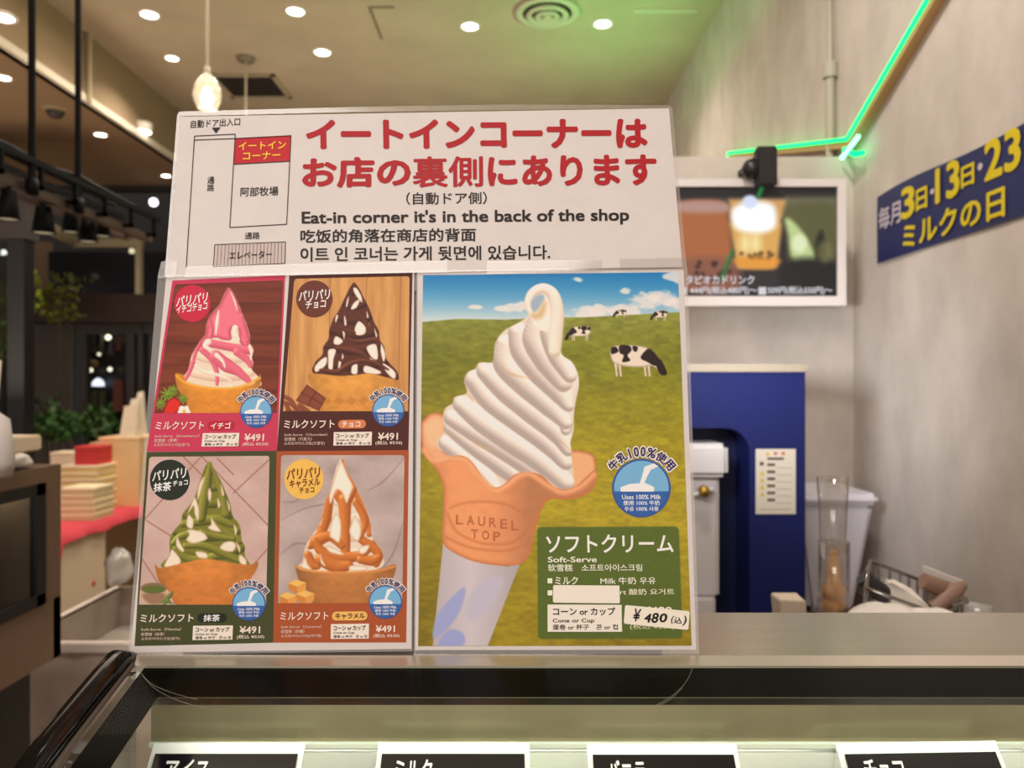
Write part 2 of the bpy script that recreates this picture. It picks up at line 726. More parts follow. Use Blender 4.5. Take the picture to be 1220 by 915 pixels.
M_tape = clear('clear_tape', rough=0.12, haze=0.14, haze_rgb=(200, 190, 180), boost=1.2)
for q in ([(193, 312), (212, 312), (210, 331), (188, 332)], [(222, 318), (533, 311), (533, 325), (222, 331)], [(580, 312), (717, 310), (717, 323), (580, 327)], [(738, 309), (818, 307), (818, 320), (738, 321)]):
    MB().quad(*[Vector(HI(0.0011)(*p)) for p in q]).build('tape', M_tape, board)
# backing panel and folded prop leg behind
bk = [Vector(LO(-0.004)(*p)) for p in ((240, 345), (780, 340), (790, 777.5), (215, 778))]
MB().add(bk + [p + Vector((0, .003, 0)) for p in bk], [(0, 3, 2, 1), (4, 5, 6, 7), (0, 1, 5, 4), (1, 2, 6, 5), (2, 3, 7, 6), (3, 0, 4, 7)]).build('backing_panel', mat('grey_card', (120, 110, 100)), board)
for x in (-0.17, 0.03):
    MB().add([(x, .6, EYE - .2045), (x + .07, .6, EYE - .2045), (x + .07, .672, EYE - .2045), (x, .672, EYE - .2045), (x, .636, EYE - .02), (x + .07, .636, EYE - .02)],
             [(0, 3, 2, 1), (0, 1, 5, 4), (2, 3, 4, 5), (0, 4, 3), (1, 2, 5)]).build('prop_leg', mat('dark_card', (45, 35, 30)), board)
bk = [Vector(HI(-0.0032)(*p)) for p in ((222, 140), (792, 137), (800, 345), (216, 345))]
MB().add(bk + [p + Vector((0, .0015, 0)) for p in bk], [(0, 3, 2, 1), (4, 5, 6, 7), (0, 1, 5, 4), (1, 2, 6, 5), (2, 3, 7, 6), (3, 0, 4, 7)]).build('backing_panel', MATS['grey_card'], board)


def ink(rgb):
    return mat('ink_%02x%02x%02x' % tuple(rgb), rgb, rough=0.5, spec=0.25, gain=GAIN)


def shape(fn, pts, rgb, parent, name='printed_shape', smooth=0, m=None):
    p = catmull(pts, smooth, True) if smooth else np.array(pts, float)
    V = fn(p[:, 0], p[:, 1])
    a = sum(p[i][0] * p[(i + 1) % len(p)][1] - p[(i + 1) % len(p)][0] * p[i][1] for i in range(len(p)))
    f = tuple(range(len(p))) if a < 0 else tuple(reversed(range(len(p))))
    return flat_mesh(name, V, [f], m or ink(rgb), parent)


def circle_pts(cx, cy, r, n=36, ry=None, a0=0, a1=2 * math.pi):
    ry = ry or r
    k = np.linspace(a0, a1, n, endpoint=(a1 - a0) < 6.2)
    return [(cx + r * math.cos(t), cy + ry * math.sin(t)) for t in k]


def round_rect(x0, y0, x1, y1, r, lean=None, slope=None):
    out = []
    for (cx, cy, a) in ((x1 - r, y0 + r, -math.pi / 2), (x1 - r, y1 - r, 0), (x0 + r, y1 - r, math.pi / 2), (x0 + r, y0 + r, math.pi)):
        out += [(cx + r * math.cos(a + k * math.pi / 8), cy + r * math.sin(a + k * math.pi / 8)) for k in range(5)]
    if lean is not None:
        xm, ym = (x0 + x1) / 2, (y0 + y1) / 2
        out = [(x + lean(x, ym) * (y - ym), y + slope(x, ym) * (x - xm)) for x, y in out]
    return out


def write(fn, s, box, rgb, parent, lean, slope, bold=0.02, name='lettering', sl=None, ln=None, res=3, m=None):
    uv, fs, asp = text_outline(s, bold, res)
    x0, y0, x1, y1 = box
    xm, ym = (x0 + x1) / 2, (y0 + y1) / 2
    px = x0 + uv[:, 0] * (x1 - x0)
    py = y1 - uv[:, 1] * (y1 - y0)
    g = slope(xm, ym) if sl is None else sl
    k = lean(xm, ym) if ln is None else ln
    py2 = py + g * (px - xm)
    px2 = px + k * (py - ym)
    V = fn(px2, py2)
    V[:, 1] -= uv[:, 2] * 1.2e-5
    return flat_mesh(name, V, fs, m or ink(rgb), parent)


# ---- directions sheet
def W(s, box, rgb, **k):
    return write(HI(L2), s, box, rgb, note, lean_hi, slope_hi, **k)


RED, BLK = (160, 20, 30), (34, 22, 20)
W('イートインコーナーは', (364.5, 142, 771.5, 177.5), RED, bold=0.044, sl=-.004)
W('お店の', (360, 187, 489.5, 224), RED, bold=0.040, sl=-.010)
W('裏側', (491.5, 186, 575.5, 223.5), RED, bold=0.020, sl=-.010)
W('にあります', (581, 185, 782.5, 222), RED, bold=0.038, sl=-.010)
W('（自動ドア側）', (484, 229, 580, 243.8), BLK, bold=0.012)
W("Eat-in corner it's in the back of the shop", (359.5, 250, 749.5, 269.3), BLK, bold=0.032)
W('吃饭的角落在商店的背面', (358, 272.7, 567, 288.8), BLK, bold=0.020)
W('이트 인 코너는 가게 뒷면에 있습니다.', (358, 293.5, 655.5, 310.6), BLK, bold=0.026)


def A(x, y):
    return (190 + x / 3.8125, 110 + y / 3.8125)


def AB(x0, y0, x1, y1):
    return A(x0, y0) + A(x1, y1)


def lines(fn, segs, w, rgb, parent, name='printed_line'):
    V, f = [], []
    for (a, b) in segs:
        a, b = np.array(a), np.array(b)
        d = (b - a) / np.hypot(*(b - a))
        n = np.array([-d[1], d[0]]) * w / 2
        k = len(V)
        for q in (a - n, a + n, b + n, b - n):
            V.append(fn(*q))
        f.append((k, k + 1, k + 2, k + 3))
    return flat_mesh(name, V, f, ink(rgb), parent)


W('自動ドア出入口', AB(143, 122, 367, 158), BLK, bold=0.008, sl=-.055)
shape(HI(L2), [A(238, 162), A(278, 160), A(257, 188)], BLK, note)
mp = [A(*p) for p in ((160, 200), (345, 191), (122, 800), (338, 328), (320, 615), (578, 600), (598, 198), (158, 218), (345, 211), (592, 314))]
shape(HI(L1), [A(345, 211), A(598, 198), A(592, 314), A(338, 328)], (176, 28, 42), note)
lines(HI(L3), [(mp[0], mp[1]), (mp[0], mp[2]), (mp[1], mp[4]), (mp[4], mp[5]), (mp[5], mp[6]), (mp[6], mp[8]), (mp[7], mp[8]), (mp[3], mp[9])], 0.9, BLK, note)
W('イートイン', AB(360, 224, 575, 260), (236, 200, 50), bold=0.012, sl=-.03)
W('コーナー', AB(380, 270, 550, 306), (236, 200, 50), bold=0.012, sl=-.03)
W('阿部牧場', AB(368, 430, 540, 472), BLK, bold=0.010, sl=-.03)
W('通', AB(218, 384, 250, 416), BLK, bold=0.010)
W('路', AB(217, 418, 249, 450), BLK, bold=0.010)
W('通路', AB(388, 636, 456, 668), BLK, bold=0.010)
eb = [A(252, 693), A(573, 680), A(570, 778), A(245, 793)]
shape(HI(L1), eb, (186, 172, 168), note)
es = [(eb[0], eb[1]), (eb[1], eb[2]), (eb[2], eb[3]), (eb[3], eb[0])]
for k in range(1, 20):
    t = k / 20
    es.append(((eb[0][0] * (1 - t) + eb[1][0] * t, eb[0][1] * (1 - t) + eb[1][1] * t), (eb[3][0] * (1 - t) + eb[2][0] * t, eb[3][1] * (1 - t) + eb[2][1] * t)))
lines(HI(L2), es[:4], 0.9, BLK, note)
lines(HI(L2), es[4:], 0.5, (70, 55, 52), note)
write(HI(L3), 'エレベーター', AB(318, 722, 512, 757), BLK, note, lean_hi, slope_hi, bold=0.014, sl=-.03)

# ---- flavour sheet : four panels
PRINT = vcol_mat('printed_picture')
white, cream = (238, 222, 205), (226, 204, 180)


def wood(p, base, dark, sx, sy, seed, vertical=False):
    n = fbm(p.X, p.Y, sx, sy, seed, 5)
    n = np.clip((n - .3) / .4, 0, 1)[..., None]
    p.C[:] = np.array(dark) * (1 - n) + np.array(base) * n


def cup(p, pts, col, dark, xc, hw, rim=None, seed=3):
    sh = np.clip(1 - 0.38 * np.abs((p.X - xc) / hw) ** 2.2, .4, 1)[..., None]
    v = np.clip((p.Y - 510) / 190, 0, 1)[..., None]
    n = fbm(p.X, p.Y, 40, 26, seed, 3)[..., None]
    c = (np.array(col) * (1 - .35 * v) + np.array(dark) * .35 * v) * sh * (.9 + .2 * n)
    p.poly(pts, c, soft=2.5, smooth=5)
    if rim:
        p.tube(rim, 13, tuple(min(255, x * 1.13) for x in col), col, alpha=.85, soft=2.5)


def swirl_base(p, sil, c_light, c_dark, n=6, seed=0):
    M = p.mask(sil, 5, 2.0)
    p.put(p.full, M, np.array(c_light) * .93)
    ys = [q[1] for q in sil]
    y0, y1 = min(ys) + 40, max(ys)
    for k in range(n + 1):
        y = y1 - (y1 - y0) * (k / n) ** 0.92
        row = np.where((M > .5) & (np.abs(p.Y - y) < 8))
        if len(row[0]) == 0:
            continue
        xa, xb = p.X[row].min(), p.X[row].max()
        h = 62 - 34 * k / n
        p.tube([(xa + 4, y - 14), (xa * .6 + xb * .4, y + 10), (xa * .2 + xb * .8, y + 2), (xb - 2, y - 20)], [h * .7, h, h, h * .6], c_light, c_dark, clip=M, soft=3)
    return M


def panel(name, outer, quad, origin, scale, bg, label):
    o = shape(LO(L1), outer, bg, flav, name='flavour_panel')
    o['label'] = label
    return Pic(quad, 0.9, origin, scale)


def finish(p, outer_quad, bg, r=3.2):
    """rounded top corners of the picture are cut by corners of the panel colour"""
    o = p.mesh('printed_picture', PRINT, LO(L2), flav, GAIN)
    (ax, ay), (bx, by) = outer_quad[0], outer_quad[1]
    for (cx, cy, sx) in ((ax, ay, 1), (bx, by, -1)):
        pts = [(cx - .3 * sx, cy - .3)] + [(cx + sx * (r - r * math.sin(t)), cy + r - r * math.cos(t)) for t in np.linspace(0, math.pi / 2, 6)]
        shape(LO(L3), pts, bg, flav, 'printed_corner')
    return o


# strawberry --------------------------------------------------------
bgS = (186, 52, 82)
qS = [(208.4, 339.2), (337.5, 334), (329.7, 492.1), (184.6, 492.1)]
pS = panel('p', [(205.5, 334.3), (340, 328), (330, 537), (175, 538.3)], qS, (160, 320), 4.067, bgS, 'strawberry panel, pink border and dark wood picture')
wood(pS, (120, 54, 34), (96, 40, 26), 300, 26, 5)
for yy in (175, 365, 470):
    pS.tube([(60, yy), (740, yy - 8)], 5, (60, 24, 16), (50, 20, 14), alpha=.6, soft=3)
sil = [(462, 95), (500, 160), (522, 215), (545, 270), (560, 320), (560, 360), (578, 390), (570, 430), (578, 460), (570, 490), (605, 530), (600, 575), (400, 600), (220, 575), (232, 532), (262, 492), (276, 430), (302, 380), (325, 345), (345, 320), (352, 270), (375, 220), (410, 180), (440, 120)]
M = swirl_base(pS, sil, (240, 220, 198), (196, 160, 140))
pk, pkd = (226, 112, 132), (176, 68, 92)
pS.poly([(462, 97), (500, 160), (522, 215), (548, 280), (562, 345), (545, 385), (512, 356), (506, 300), (488, 285), (468, 300), (470, 345), (425, 345), (402, 335), (352, 345), (330, 385), (300, 400), (322, 346), (345, 320), (352, 270), (375, 220), (410, 180), (440, 120)], pk, clip=M, soft=3, edge=pkd, edgew=22)
for t, w in (([(318, 360), (300, 400), (286, 450)], [26, 14]), ([(355, 360), (420, 372), (500, 388), (566, 400)], 40), ([(330, 395), (375, 440), (400, 500), (402, 560)], [30, 26, 16]),
             ([(395, 425), (450, 470), (505, 500), (555, 545)], [58, 66, 44, 26]), ([(285, 455), (266, 505), (240, 552)], [24, 20, 12]), ([(500, 405), (545, 440), (566, 470)], [40, 26]),
             ([(360, 250), (375, 290), (370, 330)], 22), ([(520, 230), (535, 300), (548, 350)], 22)):
    pS.tube(t, w, pk, pkd, clip=M, soft=3, spec=.15)
for t, w in (([(466, 112), (488, 160), (500, 205)], [4, 9, 3]), ([(410, 205), (402, 260), (396, 320)], [6, 18, 6]), ([(360, 355), (345, 375), (372, 395)], [30, 26, 12]), ([(490, 288), (492, 320), (508, 345)], [30, 26, 10]),
             ([(400, 420), (430, 450), (440, 480)], [24, 14, 6]), ([(300, 470), (340, 500), (420, 520), (470, 545)], [16, 18, 16, 8]), ([(560, 380), (572, 410), (566, 440)], [16, 20, 10])):
    pS.tube(t, w, (246, 230, 214), (214, 176, 160), clip=M, soft=3)
cup(pS, [(200, 516), (215, 508), (245, 522), (248, 552), (300, 572), (400, 583), (500, 577), (575, 560), (598, 530), (612, 512), (612, 560), (585, 600), (540, 640), (495, 705), (270, 705), (255, 640), (212, 585)], (226, 150, 52), (180, 96, 30), 400, 260,
    rim=[(206, 520), (240, 548), (320, 572), (420, 582), (520, 572), (608, 530)])
for k in range(4):
    pS.tube([(290 + k * 60, 650), (320 + k * 60, 672), (350 + k * 60, 650)], 3, (190, 116, 40), (176, 100, 34), alpha=.6)
for c, r in (((165, 612), 38), ((130, 655), 28), ((235, 632), 26), ((190, 590), 24)):
    for a in range(9):
        t = a * .7
        pS.tube([c, (c[0] + r * math.cos(t), c[1] + r * math.sin(t))], [r * .5, 6], (128, 150, 44), (66, 92, 24), soft=2)
pS.poly([(165, 640), (195, 625), (225, 645), (222, 680), (190, 712), (150, 722), (140, 700), (150, 665)], (206, 42, 34), edge=(140, 20, 22), edgew=14, soft=2)
for a in range(5):
    t = a * 1.257 + .3
    pS.disc((242 + 18 * math.cos(t), 692 + 16 * math.sin(t)), 14, (244, 232, 214), soft=2)
pS.disc((242, 692), 8, (220, 170, 50), soft=2)
finish(pS, qS, bgS)

# chocolate ---------------------------------------------------------
bgC = (72, 30, 24)
qC = [(350.9, 332.3), (487.9, 329.3), (486.3, 490), (337.4, 490)]
pC = panel('p', [(344.8, 328.6), (491.5, 324.2), (486.6, 536.2), (330, 537.6)], qC, (330, 320), 4.067, bgC, 'chocolate panel, dark brown border and pale wood picture')
wood(pC, (206, 154, 94), (184, 130, 74), 30, 320, 9)
for xx in (60, 250, 425, 590):
    pC.tube([(xx + 10, 30), (xx - 4, 700)], 4, (140, 88, 48), (130, 80, 44), alpha=.7, soft=2)
sil = [(374, 68), (395, 92), (420, 140), (450, 200), (470, 258), (492, 300), (500, 350), (520, 380), (527, 430), (548, 462), (582, 500), (578, 542), (450, 530), (300, 535), (178, 508), (185, 458), (220, 418), (226, 380), (250, 340), (255, 298), (272, 248), (302, 200), (330, 140), (356, 90)]
ch, chd = (92, 46, 32), (42, 16, 14)
M = swirl_base(pC, sil, ch, chd)
wp = [[(370, 95), (388, 97), (410, 135), (413, 165), (396, 150), (376, 120)], [(402, 150), (386, 190), (358, 198), (374, 165)], [(350, 138), (342, 182), (334, 184), (340, 150)], [(398, 255), (430, 285), (424, 318), (386, 322), (377, 290)],
      [(330, 228), (338, 268), (328, 276), (325, 240)], [(286, 328), (320, 350), (300, 370), (274, 362)], [(250, 394), (286, 394), (275, 440), (270, 488), (250, 485), (248, 440)], [(215, 440), (242, 430), (236, 470), (190, 502), (184, 475)],
      [(435, 380), (480, 368), (490, 430), (476, 442), (450, 420)], [(508, 365), (526, 420), (516, 452), (502, 400)], [(436, 205), (444, 235), (436, 238)], [(448, 432), (482, 450), (476, 466)], [(430, 470), (502, 498), (490, 512), (424, 504)],
      [(514, 458), (572, 500), (568, 536), (528, 500)], [(366, 468), (390, 464), (388, 510), (360, 506)], [(288, 225), (298, 230), (286, 262), (282, 250)], [(318, 305), (330, 312), (326, 345)], [(472, 290), (486, 320), (480, 335)], [(300, 450), (312, 455), (304, 485), (296, 480)], [(445, 262), (450, 290), (444, 292)], [(318, 410), (324, 430), (314, 440)]]
for q in wp:
    pC.poly(q, (238, 222, 210), clip=M, soft=2.2, edge=(196, 172, 160), edgew=8, smooth=4)
for t, w in (([(340, 340), (400, 355), (470, 345), (500, 352)], [10, 26, 22, 8]), ([(290, 385), (350, 395), (410, 410), (440, 430)], [14, 34, 26, 8]), ([(210, 490), (290, 500), (340, 470), (400, 448), (470, 455), (540, 490)], [10, 26, 22, 20, 22, 8]), ([(300, 280), (340, 300), (380, 310)], [8, 18, 6]), ([(400, 220), (430, 260), (450, 300)], [8, 20, 8])):
    pC.tube(t, w, (112, 60, 42), (46, 18, 14), clip=M, soft=3, spec=.12)
cup(pC, [(152, 514), (200, 510), (300, 520), (380, 516), (450, 508), (520, 525), (582, 545), (560, 600), (520, 650), (505, 705), (230, 705), (200, 640), (175, 590), (158, 550)], (216, 152, 70), (186, 112, 44), 370, 300)
for k in range(5):
    cx_ = 240 + 60 * k
    pC.poly([(cx_, 618), (cx_ + 26, 640), (cx_, 662), (cx_ - 26, 640)], (176, 106, 44), smooth=0, alpha=.5, soft=3)
pC.poly([(145, 562), (238, 628), (205, 690), (92, 640)], (126, 66, 44), smooth=0, edge=(84, 38, 24), edgew=10, soft=2)
pC.tube([(118, 600), (222, 658)], 4, (84, 38, 24), (74, 34, 20), soft=2)
pC.tube([(190, 594), (150, 664)], 4, (84, 38, 24), (74, 34, 20), soft=2)
for t in ([(35, 620), (70, 640), (95, 690)], [(60, 650), (110, 680), (160, 705)], [(50, 690), (100, 705)], [(40, 650), (60, 690)], [(110, 660), (150, 690)]):
    pC.tube(t, 20, (150, 84, 56), (84, 38, 24), soft=2)
finish(pC, qC, bgC)

# matcha ------------------------------------------------------------
bgM = (62, 66, 34)
qM = [(178.2, 544.3), (321.4, 543.1), (317.2, 720.3), (165.8, 720.3)]
pM = panel('p', [(175, 538.6), (329.6, 537.1), (325.6, 765.6), (160.5, 769.8)], qM, (150, 530), 3.661, bgM, 'matcha panel, olive green border and pinkish tile picture')
n = fbm(pM.X, pM.Y, 120, 90, 4, 4)[..., None]
pM.C[:] = np.array((178, 146, 138)) * (1 - n) + np.array((202, 176, 168)) * n
for a, b in (((60, 350), (330, 50)), ((90, 330), (330, 480)), ((330, 50), (620, 350)), ((400, 60), (470, 130)), ((60, 480), (200, 690)), ((470, 210), (630, 60)), ((560, 520), (630, 440)), ((240, 40), (330, 130))):
    pM.tube([a, b], 5, (148, 104, 92), (140, 98, 86), soft=2)
sil = [(368, 72), (386, 110), (410, 150), (432, 200), (456, 260), (466, 310), (496, 350), (506, 420), (518, 440), (520, 485), (532, 535), (350, 545), (160, 535), (190, 480), (193, 410), (215, 370), (240, 340), (250, 300), (275, 268), (300, 230), (320, 170), (345, 100)]
gr, grd = (122, 122, 42), (54, 58, 20)
M = swirl_base(pM, sil, gr, grd)
for t, w in (([(250, 345), (320, 335), (400, 325), (465, 350)], [30, 40, 44, 24]), ([(205, 430), (240, 400), (300, 380)], [20, 34, 24]), ([(215, 455), (270, 495), (340, 500), (420, 480), (500, 500)], [24, 38, 40, 40, 24]),
             ([(260, 440), (340, 440), (420, 470), (490, 505)], [26, 34, 38, 22]), ([(380, 340), (440, 385), (500, 420)], [20, 44, 30]), ([(330, 380), (400, 400), (470, 410)], [26, 34, 20]), ([(368, 80), (356, 160), (340, 250), (330, 320)], [12, 40, 44, 40]), ([(375, 90), (415, 190), (440, 300)], [10, 34, 40])):
    pM.tube(t, w, (140, 138, 52), grd, clip=M, soft=3, spec=.22)
mw = [[(322, 165), (345, 138), (332, 190), (316, 240), (312, 215)], [(366, 188), (375, 215), (368, 248), (359, 235), (358, 205)], [(300, 225), (318, 270), (320, 310), (314, 332), (300, 300), (296, 268), (280, 290), (270, 300), (284, 262)],
      [(276, 304), (296, 330), (290, 366), (266, 355), (266, 325)], [(372, 315), (396, 350), (416, 378), (385, 376), (358, 362), (372, 345)], [(268, 370), (310, 372), (342, 384), (356, 410), (320, 425), (290, 430), (264, 415), (276, 390)], [(224, 400), (240, 430), (256, 460), (244, 466), (220, 440)],
      [(430, 425), (466, 420), (482, 440), (466, 466), (430, 462), (410, 448)], [(305, 465), (350, 470), (356, 494), (318, 492)], [(202, 455), (240, 500), (225, 530), (168, 532), (190, 480)], [(498, 478), (526, 502), (522, 532), (494, 508)], [(414, 168), (430, 212), (420, 222)], [(400, 230), (414, 262), (402, 275)], [(440, 235), (455, 270), (450, 290)], [(470, 345), (486, 370), (478, 395)], [(480, 420), (500, 450), (495, 470)]]
for q in mw:
    pM.poly(q, (230, 212, 192), clip=M, soft=2.4, edge=(184, 164, 130), edgew=10, smooth=4)
cup(pM, [(128, 522), (150, 538), (230, 520), (350, 497), (460, 515), (540, 522), (578, 513), (562, 560), (520, 610), (490, 645), (475, 705), (240, 705), (190, 640), (145, 595)], (206, 128, 58), (170, 92, 36), 350, 290)
pM.disc((122, 655), (62, 50), (190, 160, 130), soft=2)
pM.disc((122, 625), (58, 24), (128, 100, 74), soft=2)
pM.disc((122, 630), (50, 18), (88, 100, 40), soft=2)
pM.poly([(75, 650), (170, 650), (150, 690), (100, 690)], (110, 74, 56), alpha=.6, soft=6)
for t in ([(150, 690), (190, 660), (205, 640)], [(160, 705), (180, 680), (195, 690)], [(190, 690), (215, 690)]):
    pM.tube(t, [6, 22, 4], (116, 128, 66), (60, 74, 30), soft=2)
finish(pM, qM, bgM)

# caramel -----------------------------------------------------------
bgK = (158, 76, 38)
qK = [(335, 542.3), (482, 542.3), (479.3, 718.5), (331.5, 718.5)]
pK = panel('p', [(329.6, 537.1), (487, 536), (484, 765.4), (325.6, 765.6)], qK, (320, 530), 3.66, bgK, 'caramel panel, orange border and grey marble picture')
n = fbm(pK.X, pK.Y, 150, 110, 14, 5)[..., None]
pK.C[:] = np.array((146, 128, 124)) * (1 - n) + np.array((196, 180, 176)) * n
for t in ([(50, 330), (150, 280), (260, 250), (340, 180)], [(430, 200), (500, 160), (590, 60)], [(50, 480), (120, 430), (200, 440)], [(470, 560), (540, 480), (590, 330)], [(60, 250), (130, 240), (180, 160)]):
    pK.tube(t, [2, 8, 3], (126, 104, 102), (120, 100, 98), alpha=.55, soft=3)
sil = [(322, 58), (345, 120), (370, 160), (402, 230), (432, 300), (446, 350), (448, 392), (470, 430), (496, 470), (490, 535), (340, 560), (138, 545), (150, 505), (160, 450), (185, 400), (215, 360), (235, 300), (250, 240), (270, 200), (285, 140), (300, 90)]
ca, cad = (206, 122, 56), (140, 70, 26)
M = swirl_base(pK, sil, (236, 220, 202), (190, 164, 142))
for t, w in (([(324, 62), (365, 150), (408, 240), (438, 330), (440, 390)], [13, 45, 54, 40, 24]), ([(268, 205), (246, 320), (225, 400)], [35, 59, 35]), ([(300, 215), (330, 240), (345, 230), (372, 190)], [40, 59, 54, 27]), ([(332, 240), (334, 340), (336, 470)], [59, 48, 40]),
             ([(180, 440), (215, 415), (270, 400), (320, 440)], [32, 59, 40, 32]), ([(200, 420), (240, 470), (320, 490), (400, 480), (455, 430)], [32, 45, 54, 40, 32]), ([(172, 480), (190, 520), (215, 530)], [35, 45, 27]), ([(230, 500), (300, 530), (350, 525)], [54, 64, 40]),
             ([(385, 400), (430, 430), (480, 470), (470, 520)], [27, 40, 45, 29]), ([(400, 500), (450, 505), (480, 490)], [35, 45, 27]), ([(380, 250), (420, 330), (400, 400)], [27, 35, 24])):
    pK.tube(t, w, ca, cad, clip=M, soft=3, spec=.2)
for q in ([(320, 72), (345, 130), (368, 178), (358, 215), (340, 255), (322, 212), (296, 198), (272, 258), (264, 222), (286, 148), (302, 98)], [(292, 300), (312, 320), (318, 370), (308, 425), (280, 410), (266, 395), (272, 345)], [(376, 308), (400, 350), (404, 385), (390, 420), (362, 402), (352, 375), (362, 340)],
          [(238, 318), (228, 350), (222, 345)], [(250, 440), (300, 455), (330, 480), (270, 470)], [(395, 448), (440, 436), (425, 470), (400, 475)], [(165, 420), (184, 395), (175, 440), (162, 470)], [(142, 530), (160, 490), (172, 520), (190, 545), (150, 548)], [(360, 525), (430, 530), (420, 548), (355, 548)], [(225, 475), (235, 500), (250, 530), (228, 515)]):
    pK.poly(q, (238, 224, 208), clip=M, soft=2.6, edge=(198, 166, 138), edgew=12, smooth=4)
cup(pK, [(118, 528), (150, 548), (250, 556), (380, 555), (470, 545), (520, 528), (556, 524), (545, 575), (505, 610), (445, 650), (432, 700), (212, 700), (190, 655), (150, 615), (128, 575)], (188, 124, 66), (148, 86, 40), 340, 260,
    rim=[(124, 532), (200, 552), (330, 558), (460, 552), (550, 530)])
for (x, y) in ((125, 615), (85, 670), (160, 662)):
    pK.poly([(x - 40, y - 12), (x - 5, y - 28), (x + 40, y - 14), (x, y + 4)], (232, 176, 92), smooth=0, soft=2)
    pK.poly([(x - 40, y - 12), (x, y + 4), (x + 2, y + 36), (x - 36, y + 16)], (196, 126, 54), smooth=0, soft=2)
    pK.poly([(x, y + 4), (x + 40, y - 14), (x + 38, y + 16), (x + 2, y + 36)], (212, 146, 68), smooth=0, soft=2)
finish(pK, qK, bgK)


def milk_badge(cx, cy, r, parent, tsize):
    """round milk mark with an arc of lettering above"""
    shape(LO(L3), circle_pts(cx, cy, r), (54, 84, 150), parent, 'milk_badge')
    shape(LO(L4), circle_pts(cx, cy, r * .93), (112, 168, 206), parent, 'milk_badge_sky')
    shape(LO(L4 + .0001), circle_pts(cx, cy, r * .93, 20, a0=.12, a1=math.pi - .12), (48, 92, 160), parent, 'milk_badge_base')
    g = [(-.72, -.02), (-.70, .12), (.42, .12), (.44, -.02), (.3, -.1), (.1, -.18), (.2, -.4), (.32, -.62), (.58, -.74), (.42, -.84), (.1, -.72), (.02, -.4), (-.06, -.16), (-.4, -.14)]
    shape(LO(L5), [(cx + a * r, cy + b * r) for a, b in g], (232, 234, 236), parent, 'milk_pour')
    for k, t in enumerate(('Uses 100% Milk', '使用 100% 牛奶', '우유 100% 사용')):
        w = (.66, .62, .58)[k] * r
        y = cy + r * (.30 + .20 * k)
        write(LO(L5), t, (cx - w, y - r * .075, cx + w, y + r * .085), (236, 234, 232), parent, lean_lo, slope_lo, bold=.012, res=2)
    chars = '牛乳100%使用'
    R = r * 1.24
    wd = [1, 1, .62, .62, .62, .95, 1, 1]
    tot = sum(wd)
    span = 2.05
    a = -math.pi / 2 - span / 2
    for ch_, w_ in zip(chars, wd):
        da = span * w_ / tot
        t = a + da / 2
        a += da
        for bold_, rgb, lay in ((.085, (232, 220, 214), L4), (.032, (52, 34, 84), L5)):
            uv, fs, asp = text_outline(ch_, bold_, 2)
            h = tsize * (1.0 if bold_ < .06 else 1.26)
            w = h * asp * (.8 if ch_ in '100' else 1)
            lx = (uv[:, 0] - .5) * w
            ly = (uv[:, 1] - .5) * h
            up = np.array([math.cos(t), math.sin(t)])
            rt = np.array([-math.sin(t), math.cos(t)])
            c = np.array([cx, cy]) + up * R
            px = c[0] + rt[0] * lx + up[0] * ly
            py = c[1] + rt[1] * lx + up[1] * ly
            V = LO(lay)(px, py)
            V[:, 1] -= uv[:, 2] * 1.2e-5
            flat_mesh('lettering', V, fs, ink(rgb), parent)


PAPER = (224, 208, 196)


def flavour_text(org, s, badge, brgb, btxt, title, pill, prgb, ptxt, smalls, wbox, price, tax, milk, r):
    def T(x0, y0, x1, y1):
        return (org[0] + x0 / s, org[1] + y0 / s, org[0] + x1 / s, org[1] + y1 / s)

    def w(t, box, rgb, lay=L3, **k):
        return write(LO(lay), t, T(*box), rgb, flav, lean_lo, slope_lo, res=2, **k)
    bx, by = org[0] + badge[0] / s, org[1] + badge[1] / s
    shape(LO(L3), circle_pts(bx, by, badge[2] / s * 1.0, ry=badge[2] / s * 1.02), brgb, flav, 'round_badge')
    for t, box, rgb, sl in btxt:
        w(t, box, rgb, L4, bold=.022, sl=sl)
    w('ミルクソフト', title, PAPER, bold=.018)
    x0, y0, x1, y1 = T(*pill)
    shape(LO(L3), round_rect(x0, y0, x1, y1, (y1 - y0) / 2 - .1, lean_lo, slope_lo), prgb, flav, 'label_pill')
    w(ptxt[0], ptxt[1], ptxt[2], L4, bold=.018)
    for t, box in smalls:
        w(t, box, (214, 190, 176), bold=.004)
    x0, y0, x1, y1 = T(*wbox)
    shape(LO(L3), round_rect(x0, y0, x1, y1, .4, lean_lo, slope_lo), (226, 212, 200), flav, 'white_label')
    a, b, c, d = wbox
    h = d - b
    w('コーン or カップ', (a + 12, b + h * .10, c - 14, b + h * .44), BLK, L4, bold=.02)
    w('Cone or Cup', (a + 12, b + h * .52, a + (c - a) * .62, b + h * .70), BLK, L4, bold=.016)
    w('蛋卷 or 杯子　콘 or 컵', (a + 12, b + h * .74, c - 8, b + h * .94), BLK, L4, bold=.012)
    w('¥491', price, PAPER, bold=.022)
    w('(税込 ¥530)', tax, PAPER, bold=.008)
    milk_badge(org[0] + milk[0] / s, org[1] + milk[1] / s, r / s, flav, 7.4)


